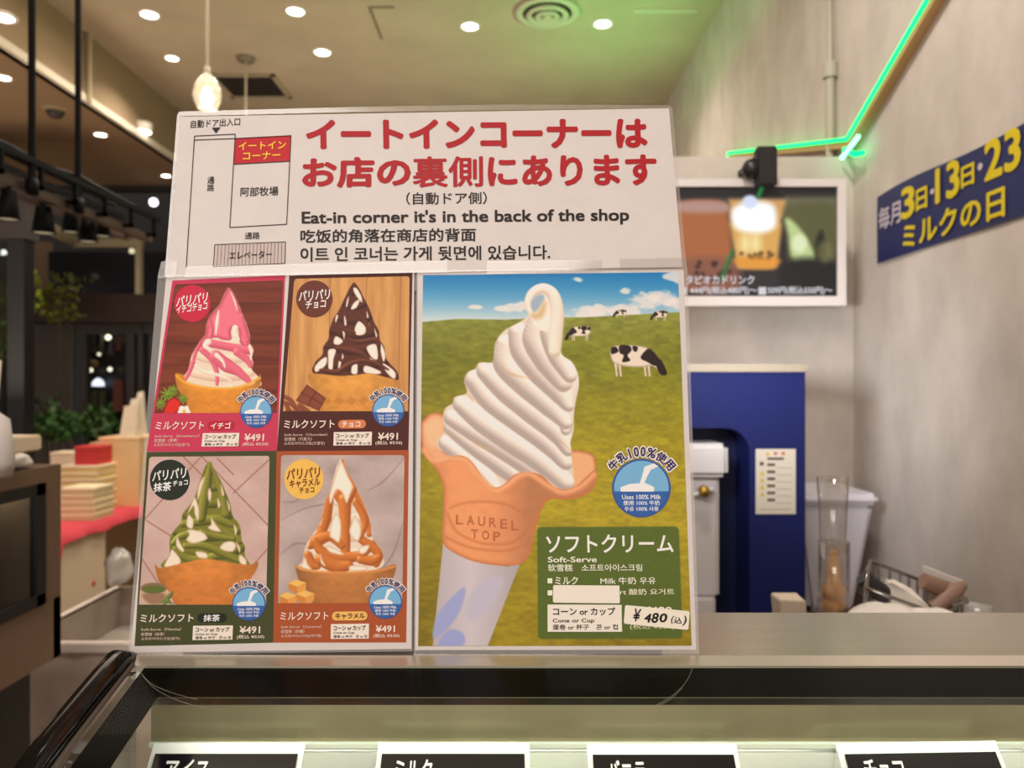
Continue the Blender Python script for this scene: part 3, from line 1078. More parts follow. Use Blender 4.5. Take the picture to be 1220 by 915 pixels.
WT = (240, 230, 222)
flavour_text((160, 320), 4.067, (283, 170, 88), (188, 34, 64),
             [('パリパリ', (207, 125, 357, 176), WT, -.16), ('イチゴチョコ', (207, 168, 356, 210), WT, -.14)],
             (105, 740, 340, 780), (355, 738, 487, 782), (176, 28, 50), ('イチゴ', (372, 745, 470, 777), WT),
             [('Soft-Serve（Strawberry）', (100, 803, 317, 821)), ('软雪糕（草莓）', (98, 824, 213, 843)), ('소프트아이스크림(딸기)', (95, 846, 270, 864))],
             (330, 797, 508, 862), (535, 800, 630, 836), (525, 842, 650, 861), (592, 695), 78)
flavour_text((330, 320), 4.067, (182, 148, 88), (98, 46, 34),
             [('パリパリ', (107, 104, 258, 155), WT, -.08), ('チョコ', (140, 154, 238, 194), WT, -.08)],
             (35, 733, 280, 774), (297, 733, 432, 775), (202, 116, 66), ('チョコ', (315, 740, 405, 769), WT),
             [('Soft-Serve（Chocolate）', (37, 797, 245, 812)), ('软雪糕（巧克力）', (37, 818, 170, 835)), ('소프트아이스크림(초콜릿)', (35, 839, 232, 857))],
             (275, 792, 460, 857), (490, 795, 587, 831), (478, 835, 607, 856), (540, 688), 78)
flavour_text((150, 530), 3.661, (193, 153, 87), (30, 38, 28),
             [('パリパリ', (118, 106, 265, 152), WT, -.12), ('抹茶', (123, 163, 200, 204), WT, -.1), ('チョコ', (207, 154, 272, 178), WT, -.1)],
             (65, 737, 297, 773), (312, 735, 440, 774), (26, 32, 22), ('抹茶', (340, 739, 412, 770), WT),
             [('Soft-Serve（Matcha）', (68, 796, 243, 811)), ('软雪糕（抹茶）', (68, 818, 170, 833)), ('소프트아이스크림(말차)', (68, 838, 237, 853))],
             (293, 788, 467, 850), (497, 790, 587, 822), (485, 828, 605, 847), (538, 693), 73)
BR = (104, 32, 20)
flavour_text((320, 530), 3.66, (155, 150, 86), (224, 178, 84),
             [('パリパリ', (80, 100, 225, 148), BR, -.08), ('キャラメル', (92, 148, 225, 184), BR, -.08), ('チョコ', (135, 184, 200, 210), BR, -.06)],
             (52, 727, 262, 763), (277, 726, 432, 765), (222, 172, 92), ('キャラメル', (292, 733, 420, 758), BLK),
             [('Soft-Serve（Caramel）', (55, 785, 232, 799)), ('软雪糕（奶糖）', (55, 805, 157, 821)), ('소프트아이스크림(캐러멜)', (55, 826, 232, 841))],
             (272, 780, 438, 845), (468, 786, 552, 817), (457, 823, 572, 842), (510, 685), 73)

# ---- milk poster ----------------------------------------------------
pP = Pic([(504, 328), (807.8, 324.3), (824, 769.3), (498.2, 769.8)], 0.95, (0, 0), 1.0)
X, Y = pP.X, pP.Y
hz = 381 - 4.5 * np.exp(-((X - 555) / 45.0) ** 2) * 0 + np.interp(X, [500, 545, 600, 640, 700, 810], [3, -1, 0, -2, -3, -9])
t = np.clip((Y - 325) / 55, 0, 1)[..., None]
sky = np.array((24, 116, 178)) * (1 - t) + np.array((120, 178, 206)) * t
sky = sky * (1 - t ** 3 * .7) + np.array((214, 214, 208)) * t ** 3 * .7
pP.C[:] = sky
for (x, y, r) in ((567, 366, 8), (611, 367, 14), (596, 368, 9), (626, 364, 12), (688, 333, 8), (744, 347, 9), (715, 370, 16), (770, 358, 22), (790, 355, 22), (805, 330, 16), (745, 372, 24), (810, 362, 20), (700, 374, 22)):
    n = fbm(X, Y, 9, 6, int(x), 3)
    d = np.hypot((X - x) / r, (Y - y) / (r * .48)) + (n - .5) * .9
    pP.put(pP.full, np.clip((1 - d) * 2.2, 0, .85), (222, 216, 212))
n1 = fbm(X, Y, 9, 4, 21, 4)
n2 = fbm(X, Y, 120, 40, 33, 4)
g = np.clip((Y - 380) / 390, 0, 1)
gt = [0, .12, .3, .45, .6, .8, 1]
gr_ = np.stack([np.interp(g, gt, [128, 122, 142, 166, 156, 142, 136]), np.interp(g, gt, [132, 124, 134, 150, 140, 126, 118]), np.interp(g, gt, [54, 36, 34, 36, 36, 30, 26])], -1)
gr_ = gr_ * (0.72 + .34 * n1 + .24 * n2)[..., None]
gr_ = gr_ * (1 - .16 * np.clip((600 - X) / 110, 0, 1) * np.clip((Y - 380) / 60, 0, 1))[..., None]
pP.put(pP.full, np.clip((Y - hz) * .8 + .5, 0, 1), gr_)


def cow(x, y, s, flip=1, detail=True):
    def q(pts):
        return [(x + flip * a * s, y + b * s) for a, b in pts]
    wh, bk = (222, 208, 190), (38, 26, 24)
    for lx in (-30, -24, 14, 20):
        pP.tube(q([(lx, 5), (lx + 1, 20), (lx + 2, 29)]), [7 * s, 3.4 * s, 3.6 * s], wh, (150, 130, 108))
    pP.poly(q([(-37, -14), (-20, -18), (5, -17), (22, -12), (34, 0), (42, 12), (36, 20), (24, 14), (8, 16), (-14, 15), (-32, 10), (-38, 0)]), wh, edge=(170, 150, 126), edgew=4 * s)
    for b in ([(-37, -13), (-30, -15), (-26, -8), (-36, -4)], [(-24, -17), (-10, -17), (-6, -10), (-12, -2), (-8, 6), (-20, 8), (-18, -2), (-24, -6)], [(-4, -16), (3, -15), (2, -8), (-3, -9)], [(14, -8), (22, -12), (34, 0), (40, 12), (30, 14), (18, 8), (8, 2)]):
        pP.poly(q(b), bk, soft=.7)
    pP.poly(q([(32, 10), (38, 4), (46, 18), (48, 27), (40, 28), (34, 20)]), bk)


cow(757, 425, .78)
cow(690, 395, .36, -1)
cow(739, 372.5, .19, -1)
cow(786, 374.5, .24, -1)


def Q(*pts):
    """points read off the enlarged view of the cone"""
    return [(500 + a / 3.39, 330 + b / 3.39) for a, b in pts]


def z(v):
    return [k / 3.39 for k in v]


# wafer rim behind, then the milk swirl, then the cone in front
co, cod = (224, 158, 112), (176, 104, 62)
pP.poly(Q((5, 600), (22, 570), (52, 548), (100, 560), (110, 620), (100, 700), (150, 730), (90, 790), (40, 730), (10, 690)), (222, 162, 120), edge=cod, edgew=5)
pP.poly(Q((20, 600), (60, 570), (95, 585), (90, 650), (60, 690), (30, 660)), (232, 182, 142), soft=3)
pP.poly(Q((600, 720), (625, 700), (690, 712), (710, 740), (712, 800), (690, 850), (600, 860)), (226, 168, 122), edge=cod, edgew=5)
silM = Q((500, 28), (545, 45), (570, 90), (576, 160), (570, 240), (572, 310), (615, 345), (638, 390), (642, 440), (630, 500), (622, 560), (622, 620), (608, 665), (612, 700), (614, 740), (622, 800), (600, 835), (560, 860), (300, 870), (240, 800), (150, 712), (85, 700), (72, 665), (100, 622), (94, 570), (104, 530), (134, 510), (142, 485), (190, 468), (180, 420), (195, 385), (225, 370), (242, 345), (295, 342), (305, 270), (340, 218), (400, 185), (442, 150), (424, 115), (432, 70), (462, 38))
MM = pP.mask(silM, 5, .8)
pP.put(pP.full, MM, np.array((218, 204, 188)))
li, da = (246, 238, 228), (166, 146, 126)
Ld = (-.30, -.85)
# lower bands first, each upper band overlaps the one below
Ld = (.30, -.85)
da = (164, 148, 142)
for pts, wv, cl_ in (
        ([(108, 672), (160, 712), (240, 780), (300, 850)], [66, 78, 84, 60], 0),
        ([(128, 612), (210, 672), (330, 752), (450, 840)], [60, 78, 96, 90], 0),
        ([(132, 570), (220, 622), (350, 700), (470, 780), (560, 850)], [70, 84, 90, 90, 70], 1),
        ([(170, 516), (250, 580), (370, 660), (490, 740), (590, 830)], [72, 92, 100, 98, 70], 0),
        ([(222, 418), (290, 500), (400, 580), (520, 670), (590, 750)], [82, 92, 96, 92, 60], 1),
        ([(268, 382), (350, 460), (460, 545), (560, 630), (600, 700)], [78, 96, 104, 90, 50], 1),
        ([(592, 372), (606, 440), (596, 540), (590, 620)], [74, 84, 78, 40], 1),
        ([(345, 272), (350, 350), (430, 430), (530, 520), (590, 590)], [78, 108, 112, 96, 50], 1),
        ([(400, 226), (420, 300), (490, 385), (570, 470), (600, 520)], [84, 104, 108, 90, 50], 1),
        ([(486, 170), (470, 250), (520, 340), (580, 430)], [80, 112, 112, 70], 1),
        ([(536, 130), (530, 230), (560, 320), (606, 400)], [60, 88, 84, 56], 1)):
    pP.tube(Q(*pts), z(wv), li, da, L=Ld, clip=MM if cl_ else None, amb=.10, soft=1.1)
# the curl with its hole
pP.poly(Q((440, 150), (424, 110), (436, 62), (470, 34), (510, 28), (552, 55), (574, 110), (574, 180), (540, 220), (480, 210)), (236, 226, 214), soft=1.2)
pP.tube(Q((452, 150), (440, 105), (462, 62), (505, 48), (542, 80), (556, 150), (548, 240), (545, 300)), z([22, 30, 34, 40, 50, 54, 60, 50]), li, (186, 166, 144), L=(-.1, -.7), soft=1.2)
pP.poly(Q((458, 140), (448, 110), (466, 80), (495, 70), (504, 88), (490, 115), (470, 140)), (150, 172, 190), soft=1.4)
pP.poly(Q((452, 148), (475, 140), (500, 100), (512, 110), (500, 160), (462, 172)), (206, 178, 140), soft=3)
for t in ([(325, 350), (345, 380), (400, 400), (460, 410)], [(205, 655), (240, 680), (300, 700)], [(110, 625), (140, 645)], [(195, 470), (215, 500)], [(560, 655), (612, 700)]):
    pP.tube(Q(*t), z([3, 9, 3]), (206, 176, 128), (180, 146, 100), alpha=.7, soft=1.4)
# right side falls into shade, as photographed for the poster
pP.put(pP.full, MM * np.clip((X - 655) / 45, 0, 1) * .18, (176, 160, 142))
sleeve = [(528, 647), (545, 660), (575, 671), (605, 675), (620, 670), (581, 769.6), (515.5, 769.6)]
slc = np.array((196, 186, 192)) * (1 - .16 * np.abs((X - 560) / 60)[..., None]) * np.ones_like(pP.C)
pP.poly(sleeve, slc, smooth=0)
pP.poly([(554, 700), (548, 728), (530, 752), (516, 760), (520, 735), (535, 715)], (150, 156, 200), soft=1.5)
pP.poly([(552, 755), (535, 750), (522, 769), (551, 769)], (146, 154, 202), soft=1.5, smooth=3)
pP.poly([(575, 690), (600, 690), (585, 722), (560, 740), (556, 720)], (182, 176, 194), soft=4)
cone = Q((8, 690), (40, 728), (85, 742), (140, 722), (190, 728), (225, 765), (262, 822), (300, 850), (340, 838), (380, 800), (430, 788), (490, 800), (540, 845), (585, 858), (630, 845), (680, 800), (708, 780), (712, 830), (690, 868), (640, 892), (590, 900))
cone = cone + [(650, 598), (637, 635), (627, 668), (600, 674), (565, 669), (540, 658), (527.5, 645), (528, 610), (528, 580), (520, 560), (508, 545), (502, 535)]
cc = np.array((214, 142, 96)) * np.ones_like(pP.C)
cc = cc * (1.05 - .22 * np.clip((X - 560) / 70, -1, 1) ** 2 + .08 * (fbm(X, Y, 12, 8, 8, 4) - .5))[..., None]
pP.poly(cone, cc, smooth=3, edge=(188, 112, 70), edgew=6)
pP.tube(Q((20, 702), (60, 745), (130, 735), (190, 745), (235, 800), (300, 862), (350, 848), (400, 808), (450, 800), (520, 845), (580, 872), (650, 850), (705, 800)), 7, (236, 174, 128), (212, 136, 92), alpha=.8, soft=2)
for t in ([(533, 612), (545, 634), (575, 647), (610, 646), (630, 628)], [(536, 605), (560, 598), (600, 600), (626, 614)], [(531, 640), (560, 652), (600, 656), (628, 648)]):
    pP.tube(t, 3, (190, 112, 70), (176, 98, 58), alpha=.55, soft=1.2)
# dark green price field (printed translucent over the grass)
gf = round_rect(640.5, 627.5, 811, 761, 5, lean_lo, slope_lo)
pP.poly(gf, (70, 92, 40), smooth=0, alpha=.84)
pP.mesh('printed_picture', PRINT, LO(L1), post, GAIN)


def WP(s_, box, rgb, lay=L3, **k):
    b = (490 + box[0] / 3.486, 540 + box[1] / 3.486, 490 + box[2] / 3.486, 540 + box[3] / 3.486)
    return write(LO(lay), s_, b, rgb, post, lean_lo, slope_lo, **k)


def PQ(*pts):
    return [(490 + a / 3.486, 540 + b / 3.486) for a, b in pts]


# embossed wafer lettering (a tone darker than the cone)
for i, ch_ in enumerate('LAUREL'):
    x = 200 + i * 46
    y = 272 + (i - 2.5) ** 2 * 0.5 + i * 5
    WP(ch_, (x - 15, y - 20, x + 15, y + 20), (180, 102, 64), L2, bold=.016)
for i, ch_ in enumerate('TOP'):
    WP(ch_, (248 + i * 46, 316 + i * 5, 278 + i * 46, 354 + i * 5), (180, 102, 64), L2, bold=.016)
WP('ソフトクリーム', (560, 337, 1088, 413), (240, 232, 218), bold=.018)
WP('Soft-Serve', (567, 429, 770, 453), (232, 226, 206), bold=.016)
WP('软雪糕　소프트아이스크림', (567, 460, 958, 490), (232, 226, 206), bold=.010)
shape(LO(L3), PQ((566, 519), (586, 519), (586, 540), (566, 540)), (232, 226, 206), post)
WP('ミルク', (597, 512, 692, 545), (232, 226, 206), bold=.018)
WP('Milk 牛奶 우유', (785, 514, 1015, 544), (232, 226, 206), bold=.010)
shape(LO(L3), PQ((566, 569), (586, 569), (586, 590), (566, 590)), (232, 226, 206), post)
WP('ヨーグルト', (597, 562, 760, 594), (232, 226, 206), bold=.018)
WP('Yogurt 酸奶 요거트', (785, 562, 1092, 592), (222, 218, 190), bold=.008)
st = shape(LO(L4), PQ((593, 547), (864, 549), (866, 618), (862, 623), (592, 620), (588, 614), (589, 551)), (226, 216, 204), post, 'blank_sticker')
st['label'] = 'blank white sticker over one line'
shape(LO(L3), PQ((566, 628), (873, 629), (875, 741), (566, 741)), (230, 216, 204), post, 'white_label')
WP('コーン or カップ', (588, 640, 847, 673), BLK, L4, bold=.020)
WP('Cone or Cup', (587, 686, 760, 707), BLK, L4, bold=.016)
WP('蛋卷 or 杯子　콘 or 컵', (587, 710, 857, 733), BLK, L4, bold=.014)
WP('¥480', (960, 636, 1082, 668), (226, 222, 200), bold=.018)
WP('(税込 ¥530)', (908, 706, 1092, 734), (196, 196, 150), bold=.006)
st = shape(LO(L4), PQ((893, 630), (1150, 655), (1155, 660), (1150, 728), (1144, 733), (888, 708), (882, 702), (887, 634)), (230, 216, 200), post, 'price_sticker')
st['label'] = 'tilted white sticker with a handwritten price'
for txt, box, b_ in (('¥', (922, 645, 950, 697), .02), ('4', (968, 664, 996, 702), .03), ('8', (998, 662, 1026, 704), .025), ('0', (1030, 664, 1062, 702), .03), ('(', (1078, 674, 1088, 708), .02), ('込', (1090, 680, 1124, 706), .02), (')', (1128, 674, 1142, 716), .02)):
    WP(txt, box, (28, 18, 16), L5, bold=b_, ln=-.22, sl=.09)
milk_badge(764, 581.5, 35, post, 12.2)
# ------------------------------------------------------------------ room shell
H = EYE + 2.0                     # main ceiling
XW = 1.10                         # right wall
M_wall = mat('mottled_wallpaper', (206, 195, 184), rough=0.85, noise=0.15, nscale=4.5, bump=0.08, gain=1.0, stretch=(1.5, 1.5, .9))
M_ceil = mat('plaster_ceiling', (190, 172, 146), rough=0.9, noise=0.10, nscale=3.2, bump=0.05)
M_ceil2 = mat('brown_ceiling', (138, 112, 82), rough=0.9, noise=0.05, nscale=2.0)
M_floor = mat('wood_floor', (120, 92, 66), rough=0.5, noise=0.2, nscale=6, stretch=(1, 6, 1))
struct('floor', MB().box((-9, -2.2, -.05), (XW, 9.5, 0)), M_floor)
struct('ceiling', MB().box((-2.43, -2.2, H), (XW, 7.6, H + .08)), M_ceil)
struct('ceiling_lower', MB().box((-9, -2.2, EYE + 1.62), (-2.46, 6.3, EYE + 1.70)), M_ceil2)
struct('wall_right', MB().box((XW, -2.2, 0), (XW + .12, 7.6, H)), M_wall)
fascia = struct('trim_1', MB().box((-2.50, -2.2, EYE + 1.62), (-2.43, 7.6, H)), mat('fascia_paint', (150, 126, 98), rough=.8))
struct('trim_2', MB().box((-2.44, -2.2, EYE + 1.605), (-2.415, 7.6, EYE + 1.645)), mat('pale_trim', (214, 200, 180), rough=.6))
struct('wall_back', MB().box((0.22, 2.49, 0), (XW, 2.60, EYE + .732)), M_wall)
M_far = mat('far_dark_wall', (36, 31, 30), rough=.7)
struct('wall_far', MB().box((-9, 7.6, 0), (XW + .12, 7.72, H + .1)), M_far)
struct('wall_left', MB().box((-9.1, -2.2, 0), (-9, 7.7, H)), M_far)
# soffit above the far shopfront where the lower ceiling ends
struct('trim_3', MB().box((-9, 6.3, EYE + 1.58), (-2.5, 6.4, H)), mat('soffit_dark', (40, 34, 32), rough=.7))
hatch = MB()
for a, b in (((440, 8), (470, 8)), ((440, 8), (455, 46))):
    da, db = 2.0 * F / (CY - a[1]), 2.0 * F / (CY - b[1])
    hatch.tube([P(a[0], a[1], da) - Vector((0, 0, .002)), P(b[0], b[1], db) - Vector((0, 0, .002))], .006, 4)
struct('trim_4', hatch, mat('hatch_joint', (120, 104, 82)))

# ------------------------------------------------------------------ downlights
M_rim = mat('white_rim', (225, 215, 200), rough=.4)
M_lit = glow('downlight_glow', (255, 244, 228), 14.0)


def ceiling_at(px, py, h):
    d = h * F / (CY - py)
    return P(px, py, d)


def downlight(px, py, h, r, label, power, col=(1, .9, .78), sp=True):
    c = ceiling_at(px, py, h)
    t = thing('ceiling_downlight', label, 'downlight', c, 0, 'round recessed ceiling downlights')
    MB().lathe((c.x, c.y, c.z), [(r * .82, .012), (r * .84, -.006), (r * 1.08, -.008), (r * 1.14, 0.0)], 28).build('rim', M_rim, t)
    MB().lathe((c.x, c.y, c.z), [(0.0001, -.004), (r * .82, -.003)], 28).build('lens', M_lit, t)
    if sp:
        lamp('downlight_or_fill_lamp', 'SPOT', c - Vector((0, 0, .02)), power, col, aim=c - Vector((0, 0, 1)), spot=2.3, blend=.7, radius=r * .8)
    return t


for px, py, r, lb in ((178, 17, .052, 'round downlight left of the pendant cord, near the top edge'),
                      (352, 13, .052, 'round downlight directly above the dark square ceiling opening'),
                      (384, 62, .052, 'round downlight nearest the right side of the dark ceiling opening'),
                      (560, 31, .052, 'round downlight just left of the round air vent'),
                      (718, 28, .052, 'round downlight right of the round air vent, nearest the green glow'),
                      (205, 69, .042, 'small round downlight between pendant shade and black hanging poles')):
    downlight(px, py, 2.0, r, lb, 34)
for px, py, r, lb in ((120, 160, .042, 'downlight on the lower brown ceiling right of the black poles'),
                      (198, 209, .038, 'downlight on the lower ceiling half hidden by the menu board edge'),
                      (4, 92, .040, 'downlight at the left picture edge beside the smoke detector'),
                      (3, 20, .055, 'brightest downlight in the top left corner')):
    downlight(px, py, 1.62, r, lb, 14, sp=(px < 150))
c = P(169, 152, 2.43 * F / (CX - 169))
t = thing('fascia_spot', 'bright spotlight set in the pale trim line left of the menu board', 'spotlight', c)
MB().lathe(c, [(.0001, -.03), (.05, -.028), (.056, -.01), (.056, .01)], 24).build('lens', M_lit, t)
MB().lathe(c, [(.058, -.03), (.064, -.01), (.064, .03), (.0001, .035)], 24).build('housing', M_rim, t)

# round air vent
c = ceiling_at(652, 14, 2.0)
t = thing('air_vent', 'round ringed air vent on the ceiling between two downlights', 'air vent', c)
M_vent = mat('vent_white', (206, 196, 172), rough=.5)
MB().lathe(c, [(.150, 0), (.176, -.004), (.180, -.012), (.150, -.022), (.132, -.012)], 40).build('outer_ring', M_vent, t)
MB().lathe(c, [(.105, -.010), (.118, -.026), (.094, -.034), (.082, -.018)], 40).build('vent_ring', M_vent, t)
MB().lathe(c, [(.060, -.018), (.072, -.034), (.050, -.042), (.038, -.026)], 40).build('vent_ring', M_vent, t)
MB().lathe(c, [(.0001, -.05), (.022, -.048), (.03, -.034)], 24).build('hub', M_vent, t)
MB().lathe(c, [(.0001, -.003), (.15, -.002)], 40).build('duct', mat('duct_dark', (50, 44, 36)), t)
# linear air slot
a, b = ceiling_at(756, 12, 2.0), ceiling_at(830, 12, 2.0)
tag(MB().box((a.x, a.y - .02, a.z - .008), (b.x, a.y + .02, a.z)).build('air_slot', M_vent), 'narrow white slot diffuser in the green-lit ceiling', 'air vent')
# dark square opening
q = [ceiling_at(*p, 2.0) for p in ((250, 88), (321, 88), (343, 116), (282, 116))]
mb = MB()
x0, x1 = min(p.x for p in q[:2]) + .02, q[2].x
y1, y0 = q[0].y, q[2].y
t = thing('ceiling_opening', 'dark square ceiling opening with a pale frame, right of the pendant shade', 'ceiling opening', ((x0 + x1) / 2, (y0 + y1) / 2, H))
MB().box((x0, y0, H - .004), (x1, y1, H - .001)).build('recess', mat('opening_dark', (46, 38, 34)), t)
fr = MB()
for lo, hi in (((x0 - .03, y0 - .03), (x1 + .03, y0)), ((x0 - .03, y1), (x1 + .03, y1 + .03)), ((x0 - .03, y0), (x0, y1)), ((x1, y0), (x1 + .03, y1))):
    fr.box((lo[0], lo[1], H - .010), (hi[0], hi[1], H - .0005))
fr.build('frame', mat('opening_frame', (176, 158, 134)), t)
# smoke detector
c = ceiling_at(66, 131, 1.62)
t = thing('smoke_detector', 'dark domed smoke detector between the two black hanging poles', 'smoke detector', c)
MB().lathe(c, [(.0001, -.05), (.03, -.045), (.048, -.02), (.05, -.004)], 20).build('dome', mat('detector_dark', (52, 44, 38)), t)
MB().lathe(c, [(.05, -.010), (.075, -.006), (.078, 0)], 20).build('base', mat('detector_base', (150, 128, 100)), t)
# pipe drop on the fascia, beside the second pole
d = 2.40 * F / (CX - 107)
tag(MB().tube([P(107, 38, d), P(107, 122, d)], .012, 8).build('fascia_pipe', mat('pale_pipe', (176, 160, 132))), 'thin pale pipe on the ceiling step right of the second black pole', 'pipe')

# ------------------------------------------------------------------ pendant lamps
def pendant(px, ptop, py, d, label, sc_=1.0, cord_x=None, canopy=None):
    c = P(px, py, d)
    t = thing('pendant_lamp', label, 'pendant lamp', (c.x, c.y, H))
    r = .058 * sc_
    MB().lathe(c, [(.010, .085), (.018, .078), (r * .62, .058), (r * .94, .022), (r, -.008), (r * .9, -.038), (r * .66, -.060)], 28).build('glass_shade', clear('shade_glass', rough=.15, haze=.45, haze_rgb=(250, 238, 220), boost=2.0), t)
    MB().lathe(c, [(.0001, -.045), (.018, -.040), (.026, -.022), (.020, 0), (.012, .022), (.0001, .025)], 16).build('bulb', glow('bulb_glow', (255, 236, 205), 9.0), t)
    MB().lathe(c, [(.0001, .115), (.012, .112), (.014, .075), (.0001, .07)], 14).build('lamp_holder', mat('pale_metal', (200, 186, 164), rough=.4), t)
    MB().tube([c + Vector((0, 0, .11)), Vector((c.x, c.y, H - .01))], .007, 8).build('cord', mat('pale_cord', (190, 176, 152)), t)
    MB().lathe((c.x, c.y, H), [(.0001, -.03), (.05, -.026), (.055, 0)], 20).build('canopy', mat('canopy_brown', (128, 112, 92)), t)
    return t


pendant(247, 0, 112, 3.2, 'clear glass pendant lamp hanging just above the menu board corner', 1.0)
pendant(293, 0, 165, 4.73, 'farther pendant lamp on a pale cord in front of the dark ceiling opening', .9)
lamp('pendant_bulb_light', 'POINT', P(247, 118, 3.2), 3, (1, .85, .68), radius=.03)

# ------------------------------------------------------------------ LED batten on the right wall
wood_b = mat('led_batten_wood', (196, 158, 104), rough=.6)
green = glow('green_led', (12, 238, 112), 3.2)


def on_wall(px, py, off=0.0):
    """point on the right wall that shows at px, py"""
    d = (XW - off) * F / (px - CX)
    return P(px, py, d)


A0, A1, A2 = on_wall(868, 184, .03), on_wall(1010, 168, .03), on_wall(1112, -8, .03)
A2b = A1 + (A2 - A1) * 1.25
led = thing('led_batten', 'wooden batten with a bright green light strip, bent along the right wall', 'light strip', A1)
for a, b in ((A0, A1), (A1, A2b)):
    dn = Vector((0, 0, -.022))
    MB().add([a + dn, a + dn + Vector((.03, 0, 0)), a + Vector((.03, 0, .0)), a, b + dn, b + dn + Vector((.03, 0, 0)), b + Vector((.03, 0, 0)), b],
             [(0, 1, 2, 3), (7, 6, 5, 4), (0, 4, 5, 1), (1, 5, 6, 2), (2, 6, 7, 3), (3, 7, 4, 0)]).build('batten', wood_b, led)
    n = int((b - a).length / .022)
    up = Vector((-.003, 0, .006))
    MB().tube([a + up, b + up], .0058, 8).build('light_strip', green, led)
end = A0 + Vector((-.004, 0, -.004))
MB().tube([end, end + Vector((0, .10, -.10))], .006, 6).build('light_strip', green, led)
# coiled surplus of the strip in the corner
w_led = glow('green_led_white', (130, 255, 200), 4.0)
cc_ = on_wall(1010, 186, .05)
MB().tube([on_wall(1023, 162, .05), on_wall(1014, 174, .055), on_wall(1003, 188, .05)], .0065, 8).build('loose_end', w_led, led)
MB().tube([on_wall(1006, 178, .03), on_wall(1018, 184, .03), on_wall(1028, 182, .03)], .008, 8).build('loose_end', green, led)
lamp('led_strip_light', 'AREA', (XW - .38, 3.9, EYE + 1.25), 8.5, (.14, 1.0, .24), aim=(XW - .9, 3.9, EYE + 1.9), size=1.8, size_y=.06)

# conduit pipe on the right wall
cpipe = thing('conduit_pipe', 'vertical greenish conduit pipe with a joint, rising behind the back partition', 'pipe', on_wall(988, 200, .02))
pa, pb, pc = on_wall(988, -30, .02), on_wall(989, 84, .02), on_wall(989, 215, .02)
M_pipe = mat('painted_pipe', (176, 170, 150), rough=.5)
MB().tube([pa, pb], .010, 10).build('upper_pipe', M_pipe, cpipe)
MB().tube([pb, pc], .015, 10).build('lower_pipe', M_pipe, cpipe)
MB().tube([pb + Vector((0, 0, -.025)), pb + Vector((0, 0, .025))], .024, 12).build('joint', M_pipe, cpipe)

# ------------------------------------------------------------------ blue poster on the right wall
zt, zb = .560, .361
ya, yb = 2.318, 1.30
ban = thing('milk_day_poster', 'long dark blue poster with yellow dates on the right wall', 'poster', (XW, (ya + yb) / 2, EYE + zb))
nb = 18
mb = MB()
rows = []
for k in range(nb + 1):
    t = k / nb
    y = ya + (yb - ya) * t
    x = XW - .004 - .002 * (0.5 + .5 * math.sin(t * 14))
    rows.append([(x, y, EYE + zb), (x - .001, y, EYE + (zb + zt) / 2), (x, y, EYE + zt + .006 * math.sin(t * 9))])
vsx = [p for r_ in rows for p in r_]
fsx = []
for k in range(nb):
    for j in range(2):
        a = k * 3 + j
        fsx.append((a, a + 3, a + 4, a + 1))
mb.add(vsx, fsx, True)
mb.build('poster_sheet', mat('poster_blue', (34, 40, 92), rough=.42, spec=.35), ban)


def wall_text(s, x0, y0, x1, y1, rgb, bold, c0, c1, par=None):
    """flat lettering on the poster: photo columns c0..c1 fix its run along the wall, rows its height there"""
    uv, fs, asp = text_outline(s, bold, 3)
    d0, d1 = XW * F / (c0 - CX), XW * F / (c1 - CX)
    y = d0 + (d1 - d0) * uv[:, 0]
    zlo, zhi = x0, y0
    z_ = EYE + zlo + (zhi - zlo) * uv[:, 1]
    V = np.stack([XW - .0082 - uv[:, 2] * 6e-5, y, z_], -1)
    return flat_mesh('lettering', V, fs, mat('poster_%02x' % rgb[2], rgb, rough=.42, spec=.3), ban)


YEL, PW = (224, 200, 28), (206, 196, 206)


def zat(px, py):
    return (CY - py) / F * (XW * F / (px - CX))


for s_, c0, c1, yt, yb_, rgb, b_ in (('毎月', 1050, 1076.5, (1063, 243), (1063, 270), PW, .02),
                                     ('3', 1077, 1093.5, (1085, 222), (1085, 260), YEL, .03), ('日', 1095, 1108.5, (1101, 224), (1101, 250), YEL, .03), ('・', 1112, 1117, (1114, 225), (1114, 231.5), PW, .03),
                                     ('13', 1118, 1147.5, (1133, 194), (1133, 238), YEL, .03), ('日', 1149, 1165, (1157, 196), (1157, 222), YEL, .03), ('・', 1169, 1175, (1172, 194), (1172, 203), PW, .03),
                                     ('23', 1177, 1221, (1200, 158), (1200, 208), YEL, .03), ('日', 1226, 1250, (1238, 150), (1238, 190), YEL, .03),
                                     ('ミルクの日', 1079, 1202, (1190, 214), (1190, 257), YEL, .028)):
    zh, zl = zat(*yt), zat(*yb_)
    if s_ == 'ミルクの日':
        zh, zl = .442, .372
    wall_text(s_, zl, zh, 0, 0, rgb, b_, c0, c1)

# ------------------------------------------------------------------ wall screen
D = 2.30
tv = thing('menu_screen', 'white framed menu screen showing three iced drinks, hung on the back wall', 'screen', P(880, 365, D))
fx0, fx1, fy0, fy1 = 757, 1007.5, 213.5, 364.5
sx0, sx1, sy0, sy1 = 767, 997.5, 222.5, 353
a, b = P(fx0, fy1, D), P(fx1, fy0, D)
MB().box((a.x, D + .012, a.z), (b.x, D + .05, b.z)).build('housing', mat('screen_housing', (205, 198, 192), rough=.4), tv, .006)
mb = MB()
s0, s1 = P(sx0, sy1, D), P(sx1, sy0, D)
for lo, hi in (((a.x, a.z), (b.x, s0.z)), ((a.x, s1.z), (b.x, b.z)), ((a.x, s0.z), (s0.x, s1.z)), ((s1.x, s0.z), (b.x, s1.z))):
    mb.box((lo[0], D - .004, lo[1]), (hi[0], D + .014, hi[1]))
mb.build('frame', mat('screen_frame', (228, 220, 216), rough=.35), tv)
